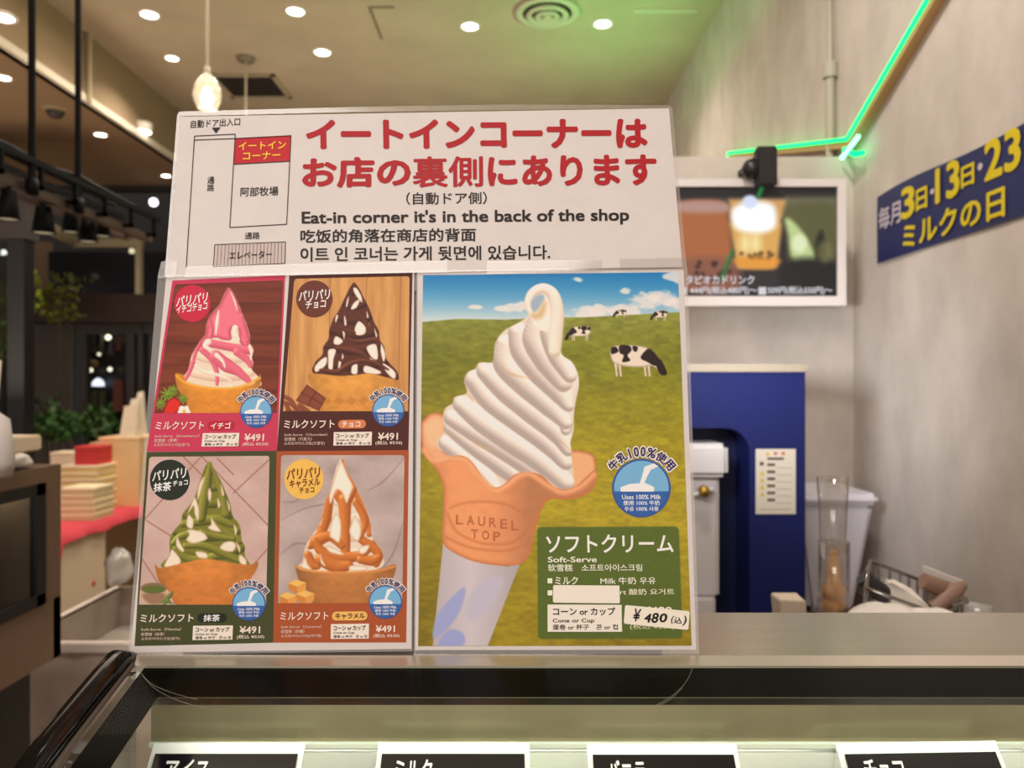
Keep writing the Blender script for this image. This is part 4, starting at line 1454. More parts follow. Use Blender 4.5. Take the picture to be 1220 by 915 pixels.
mt = MB().box((P(889, 180, D).x, D + .05, P(0, 300, D).z), (P(930, 180, D).x, 2.49, P(0, 250, D).z))
mt.build('wall_mount', mat('black_metal', (24, 22, 24), rough=.4), tv)
br = thing('camera_bracket', 'black bracket with a round knob standing up in front of the screen top', 'bracket', P(914, 222, D - .03))
a2, b2 = P(900, 222, D - .03), P(924, 176, D - .03)
MB().box((a2.x, D - .05, a2.z), (b2.x, D - .012, b2.z)).build('post', MATS['black_metal'], br, .004)
MB().lathe(P(896, 201, D - .03), [(.0001, -.02), (.026, -.016), (.030, 0), (.026, .02), (.0001, .024)], 20, axis='Y').build('knob', MATS['black_metal'], br)
q2 = P(905, 180, D - .03)
MB().box((q2.x, D - .02, q2.z - .015), (q2.x + .03, 2.49, q2.z)).build('arm', MATS['black_metal'], br)
pT = Pic([(sx0, sy0), (sx1, sy0), (sx1, sy1), (sx0, sy1)], .8, (0, 0), 1.0)
pT.C[:] = np.array((34, 30, 30)) + np.clip((pT.Y - 235) / 100, 0, 1)[..., None] * np.array((14, 12, 14))
pT.poly([(767, 236), (1000, 236), (1000, 262), (767, 262)], (92, 84, 68), smooth=0, soft=3, alpha=.7)
pT.poly([(806, 246), (812, 239), (838, 236), (860, 238), (867, 246), (870, 260), (876, 320), (878, 345), (815, 345), (806, 300)], (170, 100, 60), soft=2, edge=(110, 66, 44), edgew=6)
pT.poly([(812, 240), (862, 240), (867, 252), (812, 252)], (178, 140, 128), soft=3)
pT.poly([(812, 310), (876, 310), (878, 345), (815, 345)], (130, 84, 70), soft=5, alpha=.8)
rnd = random.Random(3)
for k in range(16):
    pT.disc((818 + rnd.uniform(0, 52), 312 + rnd.uniform(0, 24)), 2.6, (64, 36, 32), soft=1.5)
pT.poly([(868, 236), (939, 236), (940, 250), (932, 262), (925, 318), (921, 321), (882, 321), (878, 318), (870, 262)], (206, 156, 96), smooth=0, soft=2.5, edge=(150, 118, 88), edgew=5)
pT.poly([(870, 266), (932, 266), (925, 318), (880, 318)], (218, 166, 88), smooth=0, soft=4)
pT.poly([(872, 262), (874, 248), (890, 240), (912, 240), (924, 248), (924, 270), (905, 278), (880, 274)], (255, 255, 255), soft=4)
pT.disc((894, 240), (9, 8), (214, 222, 246), soft=2)
for k in range(2):
    pT.disc((888 + 13 * k, 290), (6, 11), (255, 240, 180), soft=6, alpha=.8)
for k in range(14):
    pT.disc((878 + rnd.uniform(0, 44), 303 + rnd.uniform(-3, 5)), 2.4, (116, 80, 40), soft=1.5)
pT.poly([(876, 308), (928, 308), (922, 319), (886, 319)], (232, 150, 52), soft=3, alpha=.8)
pT.tube([(910, 220), (904, 234)], 5, (40, 140, 70), (30, 100, 50), soft=1.5)
pT.tube([(873, 300), (860, 332)], 5, (50, 120, 60), (40, 90, 50), soft=2)
pT.poly([(938, 234), (997, 234), (997, 262), (936, 262)], (108, 104, 80), smooth=0, soft=5)
pT.poly([(934, 258), (942, 244), (994, 244), (998, 300), (990, 330), (946, 330), (938, 290)], (92, 90, 56), soft=4)
pT.poly([(936, 262), (944, 262), (962, 284), (972, 312), (950, 314), (942, 300), (940, 280)], (188, 206, 140), soft=3)
pT.disc((953, 290), (9, 11), (224, 232, 190), soft=3)
pT.poly([(972, 290), (980, 274), (984, 300), (976, 318)], (34, 34, 26), soft=3)
pT.poly([(936, 312), (997, 312), (997, 352), (936, 352)], (30, 28, 28), soft=5)
pT.disc((983, 300), (9, 13), (120, 116, 74), soft=4, alpha=.7)
scr = lambda px, py: np.stack([(np.asarray(px, float) - CX) / F * D, np.full(np.shape(px), D + .004), EYE + (CY - np.asarray(py, float)) / F * D], -1)
pT.mesh('screen_picture', vcol_mat('lit_screen', emit=1.0), scr, tv)
scr2 = lambda px, py: scr(px, py) - np.array((0, .002, 0))
zero = lambda x, y: 0.0
M_st = glow('screen_white', (236, 232, 236), .85)
for s_, bx in (('タピオカドリンク', (817, 328, 899, 338.5)), ('444円(税込480円)〜', (822, 341, 902, 351.5)), ('509円(税込550円)〜', (915, 341, 992, 351.5))):
    write(scr2, s_, bx, (0, 0, 0), tv, zero, zero, bold=.02, m=M_st)
for x in (809, 904):
    shape(scr2, [(x, 342), (x + 9, 342), (x + 9, 351), (x, 351)], (0, 0, 0), tv, 'price_mark', m=M_st)

# ------------------------------------------------------------------ soft-serve machine (blue front)
D = 1.95
sm = thing('soft_serve_machine', 'tall blue soft-serve machine with a white dispenser, right of the menu board', 'ice cream machine', (P(820, 0, D).x, D + .2, 0))
bx0, bx1 = P(700, 0, D).x, P(959, 0, D).x
zt_, zb_ = P(0, 443, D).z, .004
M_blue = mat('machine_blue', (22, 31, 84), rough=.45, spec=.3)
M_blue2 = mat('machine_blue_dark', (17, 24, 66), rough=.45)
rx1, rz1 = P(893, 0, D).x, P(0, 510, D).z
# front with a round-cornered recess
outer = [(bx0, zb_), (bx1, zb_), (bx1, zt_), (bx0, zt_)]
R = .06
arc = [(rx1 - R + R * math.sin(k * math.pi / 12), rz1 - R + R * math.cos(k * math.pi / 12)) for k in range(7)]
fr = [(bx0, zt_), (bx1, zt_), (bx1, zb_), (rx1, zb_)] + list(reversed(arc)) + [(bx0, rz1)]
n = len(fr)
mb = MB()
mb.add([(x, D, z_) for x, z_ in fr], [tuple(reversed(range(n)))])
inner = [(rx1, zb_)] + list(reversed(arc)) + [(bx0, rz1)]
m_ = len(inner)
mb.build('front_panel', M_blue, sm)
mb = MB()
mb.add([(x, D, z_) for x, z_ in inner] + [(x, D + .12, z_) for x, z_ in inner], [(k, k + 1, m_ + k + 1, m_ + k) for k in range(m_ - 1)], True)
mb.build('recess_edge', M_blue, sm)
MB().box((bx0, D + .12, zb_), (bx1, D + .5, zt_)).build('body', M_blue2, sm)
MB().box((bx0, D + .0, zt_), (bx1, D + .5, zt_ + .002)).build('body_top', M_blue2, sm)
MB().box((bx1 - .001, D, zb_), (bx1 + .001, D + .5, zt_)).build('side_panel', M_blue2, sm)
MB().box((bx0, D - .006, zt_), (bx1 + .004, D + .51, zt_ + .020)).build('top_trim', mat('beige_trim', (170, 158, 138), rough=.4, metal=.2), sm)
M_disp = mat('dispenser_plastic', (206, 200, 198), rough=.35, coat=.3)
q = lambda px, py, dd=0: P(px, py, D + dd)
dsp = MB()
dsp.box((q(760, 0).x, D - .02, q(0, 568).z), (q(866, 0).x, D + .12, q(0, 528).z))
dsp.build('dispenser_head', M_disp, sm, .012)
MB().box((q(760, 0).x, D + .01, q(0, 715).z), (q(859, 0).x, D + .12, q(0, 566).z)).build('dispenser_column', M_disp, sm, .01)
MB().box((q(765, 0).x, D - .0, q(0, 740).z), (q(853, 0).x, D + .12, q(0, 712).z)).build('drip_tray', M_disp, sm, .006)
MB().lathe(q(838, 585, -.005), [(.0001, -.02), (.013, -.018), (.015, 0), (.010, .012)], 16, axis='Y').build('brass_valve', mat('brass', (176, 140, 60), rough=.3, metal=.8), sm)
MB().tube([q(826, 590, -.01), q(838, 585, -.01), q(849, 583, -.01)], .005, 8).build('valve_pipe', M_disp, sm)
# instruction label on the machine
D2 = D - .003
lb = thing('instruction_label', 'white caution label with yellow triangles on the blue machine', 'label', P(924, 612, D2))
lbf = lambda o: (lambda px, py: np.stack([(np.asarray(px, float) - CX) / F * D2, np.full(np.shape(px), D2 - o), EYE + (CY - np.asarray(py, float)) / F * D2], -1))
a, b = P(900.5, 612.5, D2), P(948, 535, D2)
MB().box((a.x, D2, a.z), (b.x, D2 + .002, b.z)).build('label_card', mat('label_card', (206, 196, 178), rough=.5), lb)
lbk = mat('label_ink', (90, 78, 66), rough=.5)
lyel = mat('label_yellow', (206, 176, 44), rough=.5)
lred = mat('label_red', (196, 84, 84), rough=.5)
f0 = lbf(.0004)
shape(f0, [(911.5, 543), (917.5, 543), (914.5, 537.5)], (0, 0, 0), lb, 'caution_triangle', m=lyel)
for x in (922, 931):
    shape(f0, [(x, 538.5), (x + 4, 538.5), (x + 4, 542), (x, 542)], (0, 0, 0), lb, 'printed_mark', m=lred)
shape(f0, circle_pts(907.5, 552.5, 2.6, 12), (0, 0, 0), lb, 'printed_mark', m=lbk)
shape(f0, [(914, 545), (934, 545), (934, 548), (914, 548)], (0, 0, 0), lb, 'printed_line', m=lbk)
for k in range(6):
    y = 552 + 8.4 * k
    shape(f0, [(914, y), (923.5, y), (923.5, y + 3.4), (914, y + 3.4)], (0, 0, 0), lb, 'printed_line', m=lbk)
    shape(f0, [(924.5, y + 5), (943, y + 5), (943, y + 5.8), (924.5, y + 5.8)], (0, 0, 0), lb, 'printed_line', m=mat('label_grey', (160, 146, 130)))
    if 1 <= k <= 4:
        shape(f0, [(905, y + 6), (911, y + 6), (908, y)], (0, 0, 0), lb, 'caution_triangle', m=lyel)
shape(f0, [(906, 606.5), (942, 606.5), (942, 607.6), (906, 607.6)], (0, 0, 0), lb, 'printed_line', m=MATS['label_grey'])

# ------------------------------------------------------------------ back counter and what stands on it
zc = EYE - .665
bc = thing('back_counter', 'brown back counter under the wallpapered wall', 'counter', (.95, 2.3, 0))
MB().box((.80, 2.17, zc - .04), (XW - .004, 2.485, zc)).build('worktop', mat('counter_brown', (112, 88, 76), rough=.45, noise=.1), bc)
MB().box((.81, 2.19, .02), (XW - .006, 2.48, zc - .04)).build('cabinet', mat('counter_cabinet', (90, 72, 62)), bc)

# white lidded bin in the corner
D = 2.22
wb = thing('storage_bin', 'milky white plastic bin with a lid in the corner by the blue machine', 'bin', (P(1000, 0, D).x, D + .1, zc))
xa, xb = P(948, 0, D).x, P(1043, 0, D).x
zl, zm = P(0, 588, D).z, P(0, 602, D).z
M_bin = mat('milky_plastic', (214, 210, 218), rough=.4, spec=.6)
mb = MB()
ti = .05
mb.add([(xa + ti, D + .03, zc), (xb - ti, D + .03, zc), (xb - ti, D + .22, zc), (xa + ti, D + .22, zc), (xa, D, zm), (xb, D, zm), (xb, D + .25, zm), (xa, D + .25, zm)],
       [(0, 3, 2, 1), (0, 1, 5, 4), (1, 2, 6, 5), (2, 3, 7, 6), (3, 0, 4, 7), (4, 5, 6, 7)])
mb.build('tub', M_bin, wb, .015)
MB().box((xa - .01, D - .01, zm), (xb + .008, D + .26, zl)).build('lid', mat('milky_lid', (222, 218, 226), rough=.4), wb, .012)
zc2 = P(0, 742, 1.50).z
# small stand that raises the near things
# cone holder: tall clear tube with wafer cones stacked inside
D = 1.30
zbase = P(0, 760, D).z
ch_ = thing('cone_holder', 'tall clear tube holding golden wafer cones behind the ledge', 'cone holder', (P(994, 0, D).x, D, zbase))
cxh = P(993.5, 0, D).x
r0 = (1012 - 976) / 2 / F * D
zt1, zt2 = P(0, 645, D).z, P(0, 568, D).z
M_acr = clear('clear_acrylic', rough=.03, haze=.05, tint=(244, 240, 238), boost=1.6)
MB().lathe((cxh, D, 0), [(.0001, zbase + .003), (r0, zbase + .003), (r0, zt1), (r0 - .003, zt1), (r0 - .003, zbase + .006)], 32).build('holder_tube', M_acr, ch_)
MB().lathe((cxh - .002, D, 0), [(r0 * .80, zt1 - .02), (r0 * 1.0, zt2), (r0 * .97, zt2), (r0 * .77, zt1 - .02)], 32).build('upper_tube', clear('clear_acrylic_thin', rough=.03, haze=.04, tint=(250, 248, 246), boost=1.0), ch_)
MB().lathe((cxh, D, 0), [(.0001, zbase), (r0 * 1.25, zbase), (r0 * 1.25, zbase + .006), (.0001, zbase + .007)], 32).build('base', mat('clear_base', (170, 150, 130), rough=.3), ch_)
zq = P(0, 655, D).z
cone0 = None
zr = P(0, 704, D).z
for k in range(4):
    z0 = zr - .022 * k
    top = zq if k == 0 else z0 + .02
    prof = [(r0 * .30, top), (r0 * .42, z0 + .012)] if k else [(.0001, zq + .001), (r0 * .24, zq), (r0 * .46, zr + .012)]
    prof += [(r0 * .66, z0 + .008), (r0 * .74, z0), (r0 * .72, z0 - .010), (r0 * .55, z0 - .014)]
    c_ = MB().lathe((cxh, D, 0), prof, 24).build('wafer_cone', mat('wafer', (226, 172, 96), rough=.7, noise=.15, nscale=60, bump=.3))
    tag(c_, ('topmost golden wafer cone upside down in the clear tube', 'second golden wafer cone from the top in the clear tube', 'third wafer cone from the top in the clear tube', 'lowest visible wafer cone in the clear tube')[k], 'wafer cone', 'wafer cones stacked in the clear tube')
    c_['group'] = 'wafer cones stacked in the clear tube'

# note card at the foot of the machine
D = 1.36
a, b = P(929, 743.6, D), P(962, 715, D)
nc = thing('speckled_block', 'small speckled pale block in front of the blue machine', 'block', ((a.x + b.x) / 2, D, a.z))
MB().add([(a.x + .004, D, a.z), (b.x, D, a.z), (b.x, D + .05, a.z), (a.x + .004, D + .05, a.z), (a.x, D, b.z), (b.x - .002, D, b.z - .002), (b.x, D + .05, b.z), (a.x, D + .05, b.z)],
         [(0, 3, 2, 1), (0, 1, 5, 4), (1, 2, 6, 5), (2, 3, 7, 6), (3, 0, 4, 7), (4, 5, 6, 7)]).build('block', mat('speckled_card', (206, 190, 170), noise=.15, nscale=300), nc, .002)

# wire basket with white cloths and wrapped things
D = 1.45
zwt = P(0, 744, 1.36).z
wz = mat('chrome_wire', (150, 146, 142), rough=.15, metal=1.0)
bk_ = thing('wire_basket', 'chrome wire basket by the wall, behind a white cloth', 'basket', P(1090, 730, D))
g = lambda px, py, dd: P(px, py, dd)
rim = [g(1037, 668, 1.40), g(1073, 682, 1.40), g(1104, 694, 1.40), g(1148, 718, 1.39), g(1120, 733, 1.27), g(1030, 700, 1.28)]
MB().tube(rim, .0035, 8, closed=True).build('top_wire', wz, bk_)
low = [Vector((p.x * .985, p.y * .99, max(zwt + .004, p.z - .06))) for p in rim]
MB().tube(low, .003, 8, closed=True).build('bottom_wire', wz, bk_)
for i in range(len(rim)):
    for k in range(3):
        t = k / 3
        a = rim[i].lerp(rim[(i + 1) % 6], t)
        b = low[i].lerp(low[(i + 1) % 6], t)
        MB().tube([a, b], .0022, 6).build('upright_wire', wz, bk_)
MB().tube([g(1037, 668, 1.40), g(1030, 690, 1.38), g(1029, 738, 1.36)], .003, 8).build('handle', wz, bk_)
for i, (px, py, dd, r, lb_) in enumerate(((1083, 712, 1.37, .050, 'peaked white folded cloth behind the wire basket rim'), (1052, 738, 1.25, .045, 'low white cloth at the left foot of the wire basket'), (1108, 742, 1.24, .040, 'flat white cloth at the right foot of the wire basket'))):
    c = P(px, py, dd)
    mb = MB()
    if i == 0:
        pts = [P(1050, 690, dd), P(1062, 688, dd), P(1088, 702, dd - .02), P(1108, 722, dd - .04), P(1112, 745, dd - .04), P(1050, 745, dd)]
        k = len(pts)
        mb.add(pts + [p + Vector((.01, .05, -.01)) for p in pts], [tuple(reversed(range(k)))] + [(j, (j + 1) % k, k + (j + 1) % k, k + j) for j in range(k)] + [tuple(range(k, 2 * k))])
        o = mb.build('folded_cloth', mat('white_cloth', (224, 216, 206), rough=.9, noise=.05, nscale=30, bump=.5), None, .01)
    else:
        o = mb.blob(c, r, i, .12, 18, 12, (1.3, 1, .55)).build('folded_cloth', MATS['white_cloth'] if 'white_cloth' in MATS else mat('white_cloth', (224, 216, 206)), None)
    tag(o, lb_, 'cloth', 'white cloths by the basket')
c = P(1095, 744, 1.30)
tag(MB().lathe(c, [(.0001, -.02), (.06, -.018), (.085, .004), (.088, .010), (.083, .008), (.055, -.012), (.0001, -.014)], 32).build('white_dish', mat('white_dish', (222, 214, 204), rough=.3)), 'shallow white dish just behind the steel ledge on the right', 'dish')
for i, (px, py, rr, lb_) in enumerate(((1044, 704, .8, 'dark spray bottle lying in the basket left side'), (1120, 703, .5, 'brown wrapped bundle in the basket, left of the white card'), (1132, 712, -.6, 'brown wrapped bundle in the basket, under the white card'))):
    c = P(px, py, 1.37 - .01 * i)
    R_ = Matrix.Rotation(rr, 3, 'Y')
    o = MB().tube([c + R_ @ Vector((-.035, 0, 0)), c + R_ @ Vector((.01, 0, .005)), c + R_ @ Vector((.035, .01, 0))], [.014, .016, .008], 12).build('wrapped_bundle', mat('bundle_%d' % (i > 0), ((40, 38, 40), (140, 110, 92))[i > 0], rough=.5))
    tag(o, lb_, 'bundle')
a = [P(1099, 674, 1.41), P(1146, 692, 1.405), P(1146, 742, 1.405), P(1099, 742, 1.41)]
tag(MB().add(a + [p + Vector((.004, .002, 0)) for p in a], [(3, 2, 1, 0), (4, 5, 6, 7), (0, 1, 5, 4), (1, 2, 6, 5), (2, 3, 7, 6), (3, 0, 4, 7)]).build('white_card', mat('white_card', (214, 206, 198), rough=.5)), 'white card leaning on the right wall behind the basket', 'card')
c = P(1163, 742, 1.30)
tag(MB().lathe(c, [(.0001, 0), (.022, 0), (.026, .03), (.022, .032), (.0001, .034)], 20).build('clear_cup', clear('cup_clear', rough=.05, haze=.25, boost=2)), 'low clear cup at the wall, right of the basket', 'cup')
st = thing('chrome_stub', 'small chrome fitting right of the basket, on the ledge edge', 'fitting', P(1142, 742, 1.30))
MB().tube([P(1142, 742, 1.30), P(1142, 722, 1.30)], .008, 12).build('post', wz, st)
MB().tube([P(1138, 720, 1.30), P(1150, 715, 1.28)], .007, 10).build('spout', wz, st)
# shelf carrying these things
ct = thing('raised_worktop', 'steel worktop just behind the display case', 'counter', (.75, 1.3, 0))
MB().box((P(918, 0, 1.36).x, 1.12, P(0, 744, 1.36).z - .012), (XW - .004, 1.42, P(0, 744, 1.36).z - .001)).build('worktop', mat('brushed_steel_dark', (128, 112, 100), rough=.4, metal=.4), ct)
MB().box((P(925, 0, 1.36).x, 1.16, 0.001), (XW - .006, 1.41, P(0, 744, 1.36).z - .012)).build('cabinet', MATS['counter_cabinet'], ct)
# ------------------------------------------------------------------ display case
def nm_steel():
    m = mat('brushed_steel', (208, 202, 190), rough=.24, metal=.85, noise=.06, nscale=3, stretch=(.6, 40, 40))
    return m


case = thing('display_case', 'refrigerated display case with curved glass, black tube edge and steel ledge', 'display case', (.33, .6, 0))
XL, XR = -.272, .94
zL = EYE - .205
MB().box((XL - .016, .584, zL - .018), (XR, .693, zL)).build('steel_ledge', nm_steel(), case)
MB().add([(XL - .016, .584, zL), (XR, .584, zL), (XR, .572, zL - .0035), (XL - .016, .572, zL - .0035), (XL - .016, .572, zL - .008), (XR, .572, zL - .008)],
         [(0, 3, 2, 1), (3, 4, 5, 2)]).build('ledge_lip', mat('bright_steel', (214, 206, 192), rough=.28, metal=.7), case)
prof = [(.5715, -.2085), (.553, -.2134), (.532, -.2190), (.510, -.2250), (.490, -.2305), (.473, -.2360), (.455, -.2450), (.440, -.2590), (.425, -.284), (.412, -.32), (.403, -.36), (.400, -.42), (.400, -.55)]
prof = [(float(a), float(b)) for a, b in catmull(prof, 3)]
Mg = clear('case_glass', rough=.015, tint=(236, 240, 232), boost=.14)
mb = MB()
xs = np.linspace(XL + .002, XR, 2)
V = [(x, y, EYE + z_) for y, z_ in prof for x in xs]
mb.add(V, [(2 * i, 2 * i + 1, 2 * i + 3, 2 * i + 2) for i in range(len(prof) - 1)], True)
mb.build('curved_glass', Mg, case)
M_frit = mat('black_frit', (12, 11, 14), rough=.4, spec=.1)


def on_prof(i0, i1, x0, x1, off=.0015):
    mb_ = MB()
    V_ = []
    for i in range(i0, i1):
        y, z_ = prof[i]
        V_ += [(x0, y, EYE + z_ - off), (x1, y, EYE + z_ - off)]
    mb_.add(V_, [(2 * k, 2 * k + 1, 2 * k + 3, 2 * k + 2) for k in range(i1 - i0 - 1)], True)
    return mb_


it = next(i for i, (y, _) in enumerate(prof) if y < .5415)
on_prof(0, it + 1, XL, XR).build('black_border', M_frit, case)
on_prof(0, len(prof), XL, -.247).build('black_border', M_frit, case)
on_prof(it, it + 2, -.247, XR, .0019).build('border_line', mat('grey_frit', (44, 41, 41), rough=.2), case)
tb = [(-.2905, y - .004, EYE + z_ + .004) for y, z_ in prof[::3]] + [(-.2905, prof[-1][0], EYE - .58)]
tb = [(-.2905, .588, EYE - .213)] + tb
MB().tube(tb, .0092, 16).build('black_tube_frame', mat('gloss_black', (8, 8, 10), rough=.12, spec=.45), case)
MB().tube([(-.2805, y, EYE + z_ + .001) for y, z_ in prof[::3]], .0020, 8).build('grey_seal', mat('grey_seal', (104, 96, 90), rough=.35, metal=.3), case)
# clear side pane, rear fascia, interior
MB().add([(XL - .006, y, EYE + z_ - .002) for y, z_ in prof] + [(XL - .006, .575, EYE - .60)], [tuple(range(len(prof) + 1))]).build('side_pane', clear('side_glass', rough=.02, tint=(200, 205, 200)), case)
M_fas = mat('rear_fascia', (150, 140, 110), rough=.30, metal=.55, noise=.12, nscale=2.5, stretch=(6, 1, .8))
MB().box((XL + .004, .574, EYE - .2665), (XR, .590, EYE - .2235)).build('rear_fascia', M_fas, case)
MB().box((XL + .004, .570, EYE - .2685), (XR, .592, EYE - .2655)).build('fascia_edge', mat('edge_white', (226, 232, 214), rough=.3), case)
M_in = mat('case_white', (226, 230, 224), rough=.35, coat=.3)
MB().box((XL + .004, .690, EYE - .62), (XR, .696, EYE - .224)).build('rear_wall', M_in, case)
MB().box((XL + .002, .41, EYE - .62), (XR, .695, EYE - .60)).build('case_floor', M_in, case)
MB().box((XL - .02, .40, 0.002), (XR, .70, EYE - .62)).build('case_body', mat('case_body', (40, 38, 38), rough=.4), case)
MB().box((XR, .40, .002), (XR + .02, .70, EYE - .206)).build('end_panel', MATS['case_body'], case)
# light bar
MB().box((XL + .02, .594, EYE - .2265), (XR - .02, .606, EYE - .2235)).build('light_bar', glow('bar_glow', (255, 246, 230), 5.0), case)

# white pans with clear lids
xs_ = [-.20, .01, .20, .405, .60, .80]
for i, x in enumerate(xs_):
    t = thing('ice_cream_pan', ('white ice cream pan at the left end inside the display case', 'white ice cream pan second from the left inside the case', 'white ice cream pan third from the left inside the case', 'white ice cream pan fourth from the left inside the case', 'white ice cream pan fifth from the left inside the case', 'white ice cream pan at the far right inside the case')[i],
              'ice cream pan', (x, .60, EYE - .60), 0, 'white pans in the display case')
    w = .088
    mb = MB()
    z0, z1 = EYE - .5995, EYE - .325
    y0, y1 = .565, .685
    mb.box((x - w, y0, z0), (x - w + .004, y1, z1)).box((x + w - .004, y0, z0), (x + w, y1, z1)).box((x - w, y0, z0), (x + w, y0 + .004, z1)).box((x - w, y1 - .004, z0), (x + w, y1, z1)).box((x - w, y0, z0), (x + w, y1, z0 + .004))
    mb.build('pan', mat('pan_white', (228, 228, 220), rough=.3, coat=.4), t)
    MB().blob((x, .625, EYE - .345), .05, 20 + i, .12, 18, 12, (1.5, .95, .5)).build('ice_cream', mat('ice_cream_%d' % (i % 3), ((238, 234, 220), (222, 226, 196), (236, 222, 206))[i % 3], rough=.7, bump=.3, nscale=60), t)
    rim_ = [(x - w, y0), (x + w, y0), (x + w, y1), (x - w, y1)]
    MB().tube([(a, b, z1) for a, b in rim_], .004, 8, closed=True).build('rim', mat('pan_rim', (206, 206, 200), rough=.2, metal=.5), t)

# black price signs in clear stands
M_sign = mat('sign_black', (22, 20, 24), rough=.12, coat=.6)
M_sf = mat('sign_white', (232, 232, 226), rough=.3)
words_ = ('アイス', 'ミルク', 'バニラ', 'チョコ')
for i, (px0, px1, pyt, tilt_) in enumerate(((185, 355, 898, 0), (455, 625, 898, 0), (706, 874, 899, 0), (1006, 1186, 898.5, -3))):
    dT, dB = .552, .500
    zT = (CY - pyt) / F * dT
    hb = zT - .058
    x0, x1 = (px0 - CX) / F * dT, (px1 - CX) / F * dT
    t = thing('price_sign', ('black price sign with white edge at the left end of the case', 'second black price sign from the left, under the flavour sheet', 'third black price sign from the left, under the milk poster', 'rightmost black price sign in the display case')[i],
              'price sign', ((x0 + x1) / 2, dB, EYE + hb), 0, 'black price signs standing in the display case')
    dz = tilt_ / F * dT

    def S(u, v, o=0.0):
        return (x0 + (x1 - x0) * u, dT + (dB - dT) * v - o, EYE + zT + (hb - zT) * v + dz * -(u) + o * .9)
    MB().add([S(-.035, -.10, -.001), S(1.035, -.10, -.001), S(1.035, 1.06, -.001), S(-.035, 1.06, -.001), S(-.035, -.10, -.003), S(1.035, -.10, -.003), S(1.035, 1.06, -.003), S(-.035, 1.06, -.003)],
             [(0, 3, 2, 1), (4, 5, 6, 7), (0, 1, 5, 4), (1, 2, 6, 5), (2, 3, 7, 6), (3, 0, 4, 7)]).build('white_backing', M_sf, t)
    MB().add([S(0, 0, 0), S(1, 0, 0), S(1, 1, 0), S(0, 1, 0)], [(0, 3, 2, 1)]).build('black_face', M_sign, t)
    uv, fs, asp = text_outline(words_[i], .02, 2)
    V = [S(.10 + a * (.26 if i else .3), .24 - .19 * b, .0006 + 2e-5 * k) for a, b, k in uv]
    flat_mesh('lettering', V, fs, mat('sign_ink', (236, 232, 230), rough=.4), t)
    MB().box(((x0 + x1) / 2 - .03, .53, EYE - .60), ((x0 + x1) / 2 + .03, .536, EYE + hb + .012)).build('stand', clear('stand_clear', rough=.05, haze=.2), t)
# thin pale arcs laid on the glass
M_arc = mat('arc_white', (150, 144, 132), rough=.4)
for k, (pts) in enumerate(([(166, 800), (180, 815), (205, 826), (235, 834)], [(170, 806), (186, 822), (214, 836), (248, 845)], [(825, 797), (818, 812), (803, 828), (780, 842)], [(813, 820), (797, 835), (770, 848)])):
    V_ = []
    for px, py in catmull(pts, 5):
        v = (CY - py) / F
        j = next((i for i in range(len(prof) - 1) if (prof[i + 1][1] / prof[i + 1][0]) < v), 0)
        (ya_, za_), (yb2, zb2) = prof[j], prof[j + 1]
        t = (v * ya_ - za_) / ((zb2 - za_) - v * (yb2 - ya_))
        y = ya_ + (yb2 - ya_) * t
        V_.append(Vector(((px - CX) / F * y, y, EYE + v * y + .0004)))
    MB().tube(V_, .00016, 5).build('glass_arc', M_arc, case)
# ------------------------------------------------------------------ lighting truss and hanging poles
M_blk = mat('truss_black', (7, 6, 8), rough=.6, spec=.12)
M_brn = mat('truss_brown', (74, 58, 50), rough=.5)
for px, d, lb_ in ((38, 2.74, 'thicker black pole hanging from the ceiling at the far left'), (93, 3.03, 'thinner black pole hanging from the ceiling, nearer the menu board')):
    x = (px - CX) / F * d
    o = thing('hanging_pole', lb_, 'pole', (x, d, H))
    MB().tube([(x, d, H), (x, d, EYE + .69)], .012 if px < 50 else .0115, 12).build('pole', M_blk, o)
    MB().lathe((x, d, EYE + .70), [(.0001, .03), (.022, .028), (.022, -.03), (.0001, -.032)], 12).build('clamp', M_blk, o)
tr = thing('lighting_truss', 'dark lighting rail assembly running away under the two black poles', 'lighting rail', (-1.75, 2.9, EYE + .7))
for dx, dz, r, m_, nm in ((0, .70, .018, M_brn, 'rail'), (.05, .79, .012, M_blk, 'rail'), (-.12, .80, .012, M_blk, 'rail'), (-.10, .705, .016, M_brn, 'rail')):
    MB().box((-1.75 + dx - r, 1.6, EYE + dz - r * .9), (-1.75 + dx + r, 3.72, EYE + dz + r * .9)).build(nm, m_, tr)
for k in range(9):
    y = 1.9 + k * .22
    MB().box((-1.88, y, EYE + .70), (-1.69, y + .02, EYE + .715)).build('cross_bar', M_blk, tr)
    MB().box((-1.705, y, EYE + .70), (-1.69, y + .014, EYE + .80)).build('upright_bar', M_blk, tr)
# cables on top of the rails
for k in range(3):
    rnd = random.Random(40 + k)
    MB().tube([(-1.80 + .04 * k + rnd.uniform(-.02, .02), 1.6 + .21 * j, EYE + .815 + rnd.uniform(-.012, .02)) for j in range(10)], .009, 6).build('cable', M_blk, tr)


def spotlight(px, py, d, label, r=.042, lit=False):
    c = P(px, py, d)
    t = thing('track_spotlight', label, 'spotlight', (c.x, c.y, EYE + .684))
    MB().lathe(c, [(.0001, .055), (r * .62, .05), (r * .8, .0), (r, -.05), (r * .9, -.052), (r * .6, -.02), (.0001, -.02)], 20).build('lamp_head', M_blk, t)
    MB().tube([c + Vector((0, 0, .05)), Vector((c.x, c.y, EYE + .684))], .008, 8).build('stem', M_blk, t)
    MB().lathe(c, [(.0001, -.046), (r * .86, -.048)], 20).build('lens', glow('dim_lens', (206, 188, 150), .55), t)
    return t


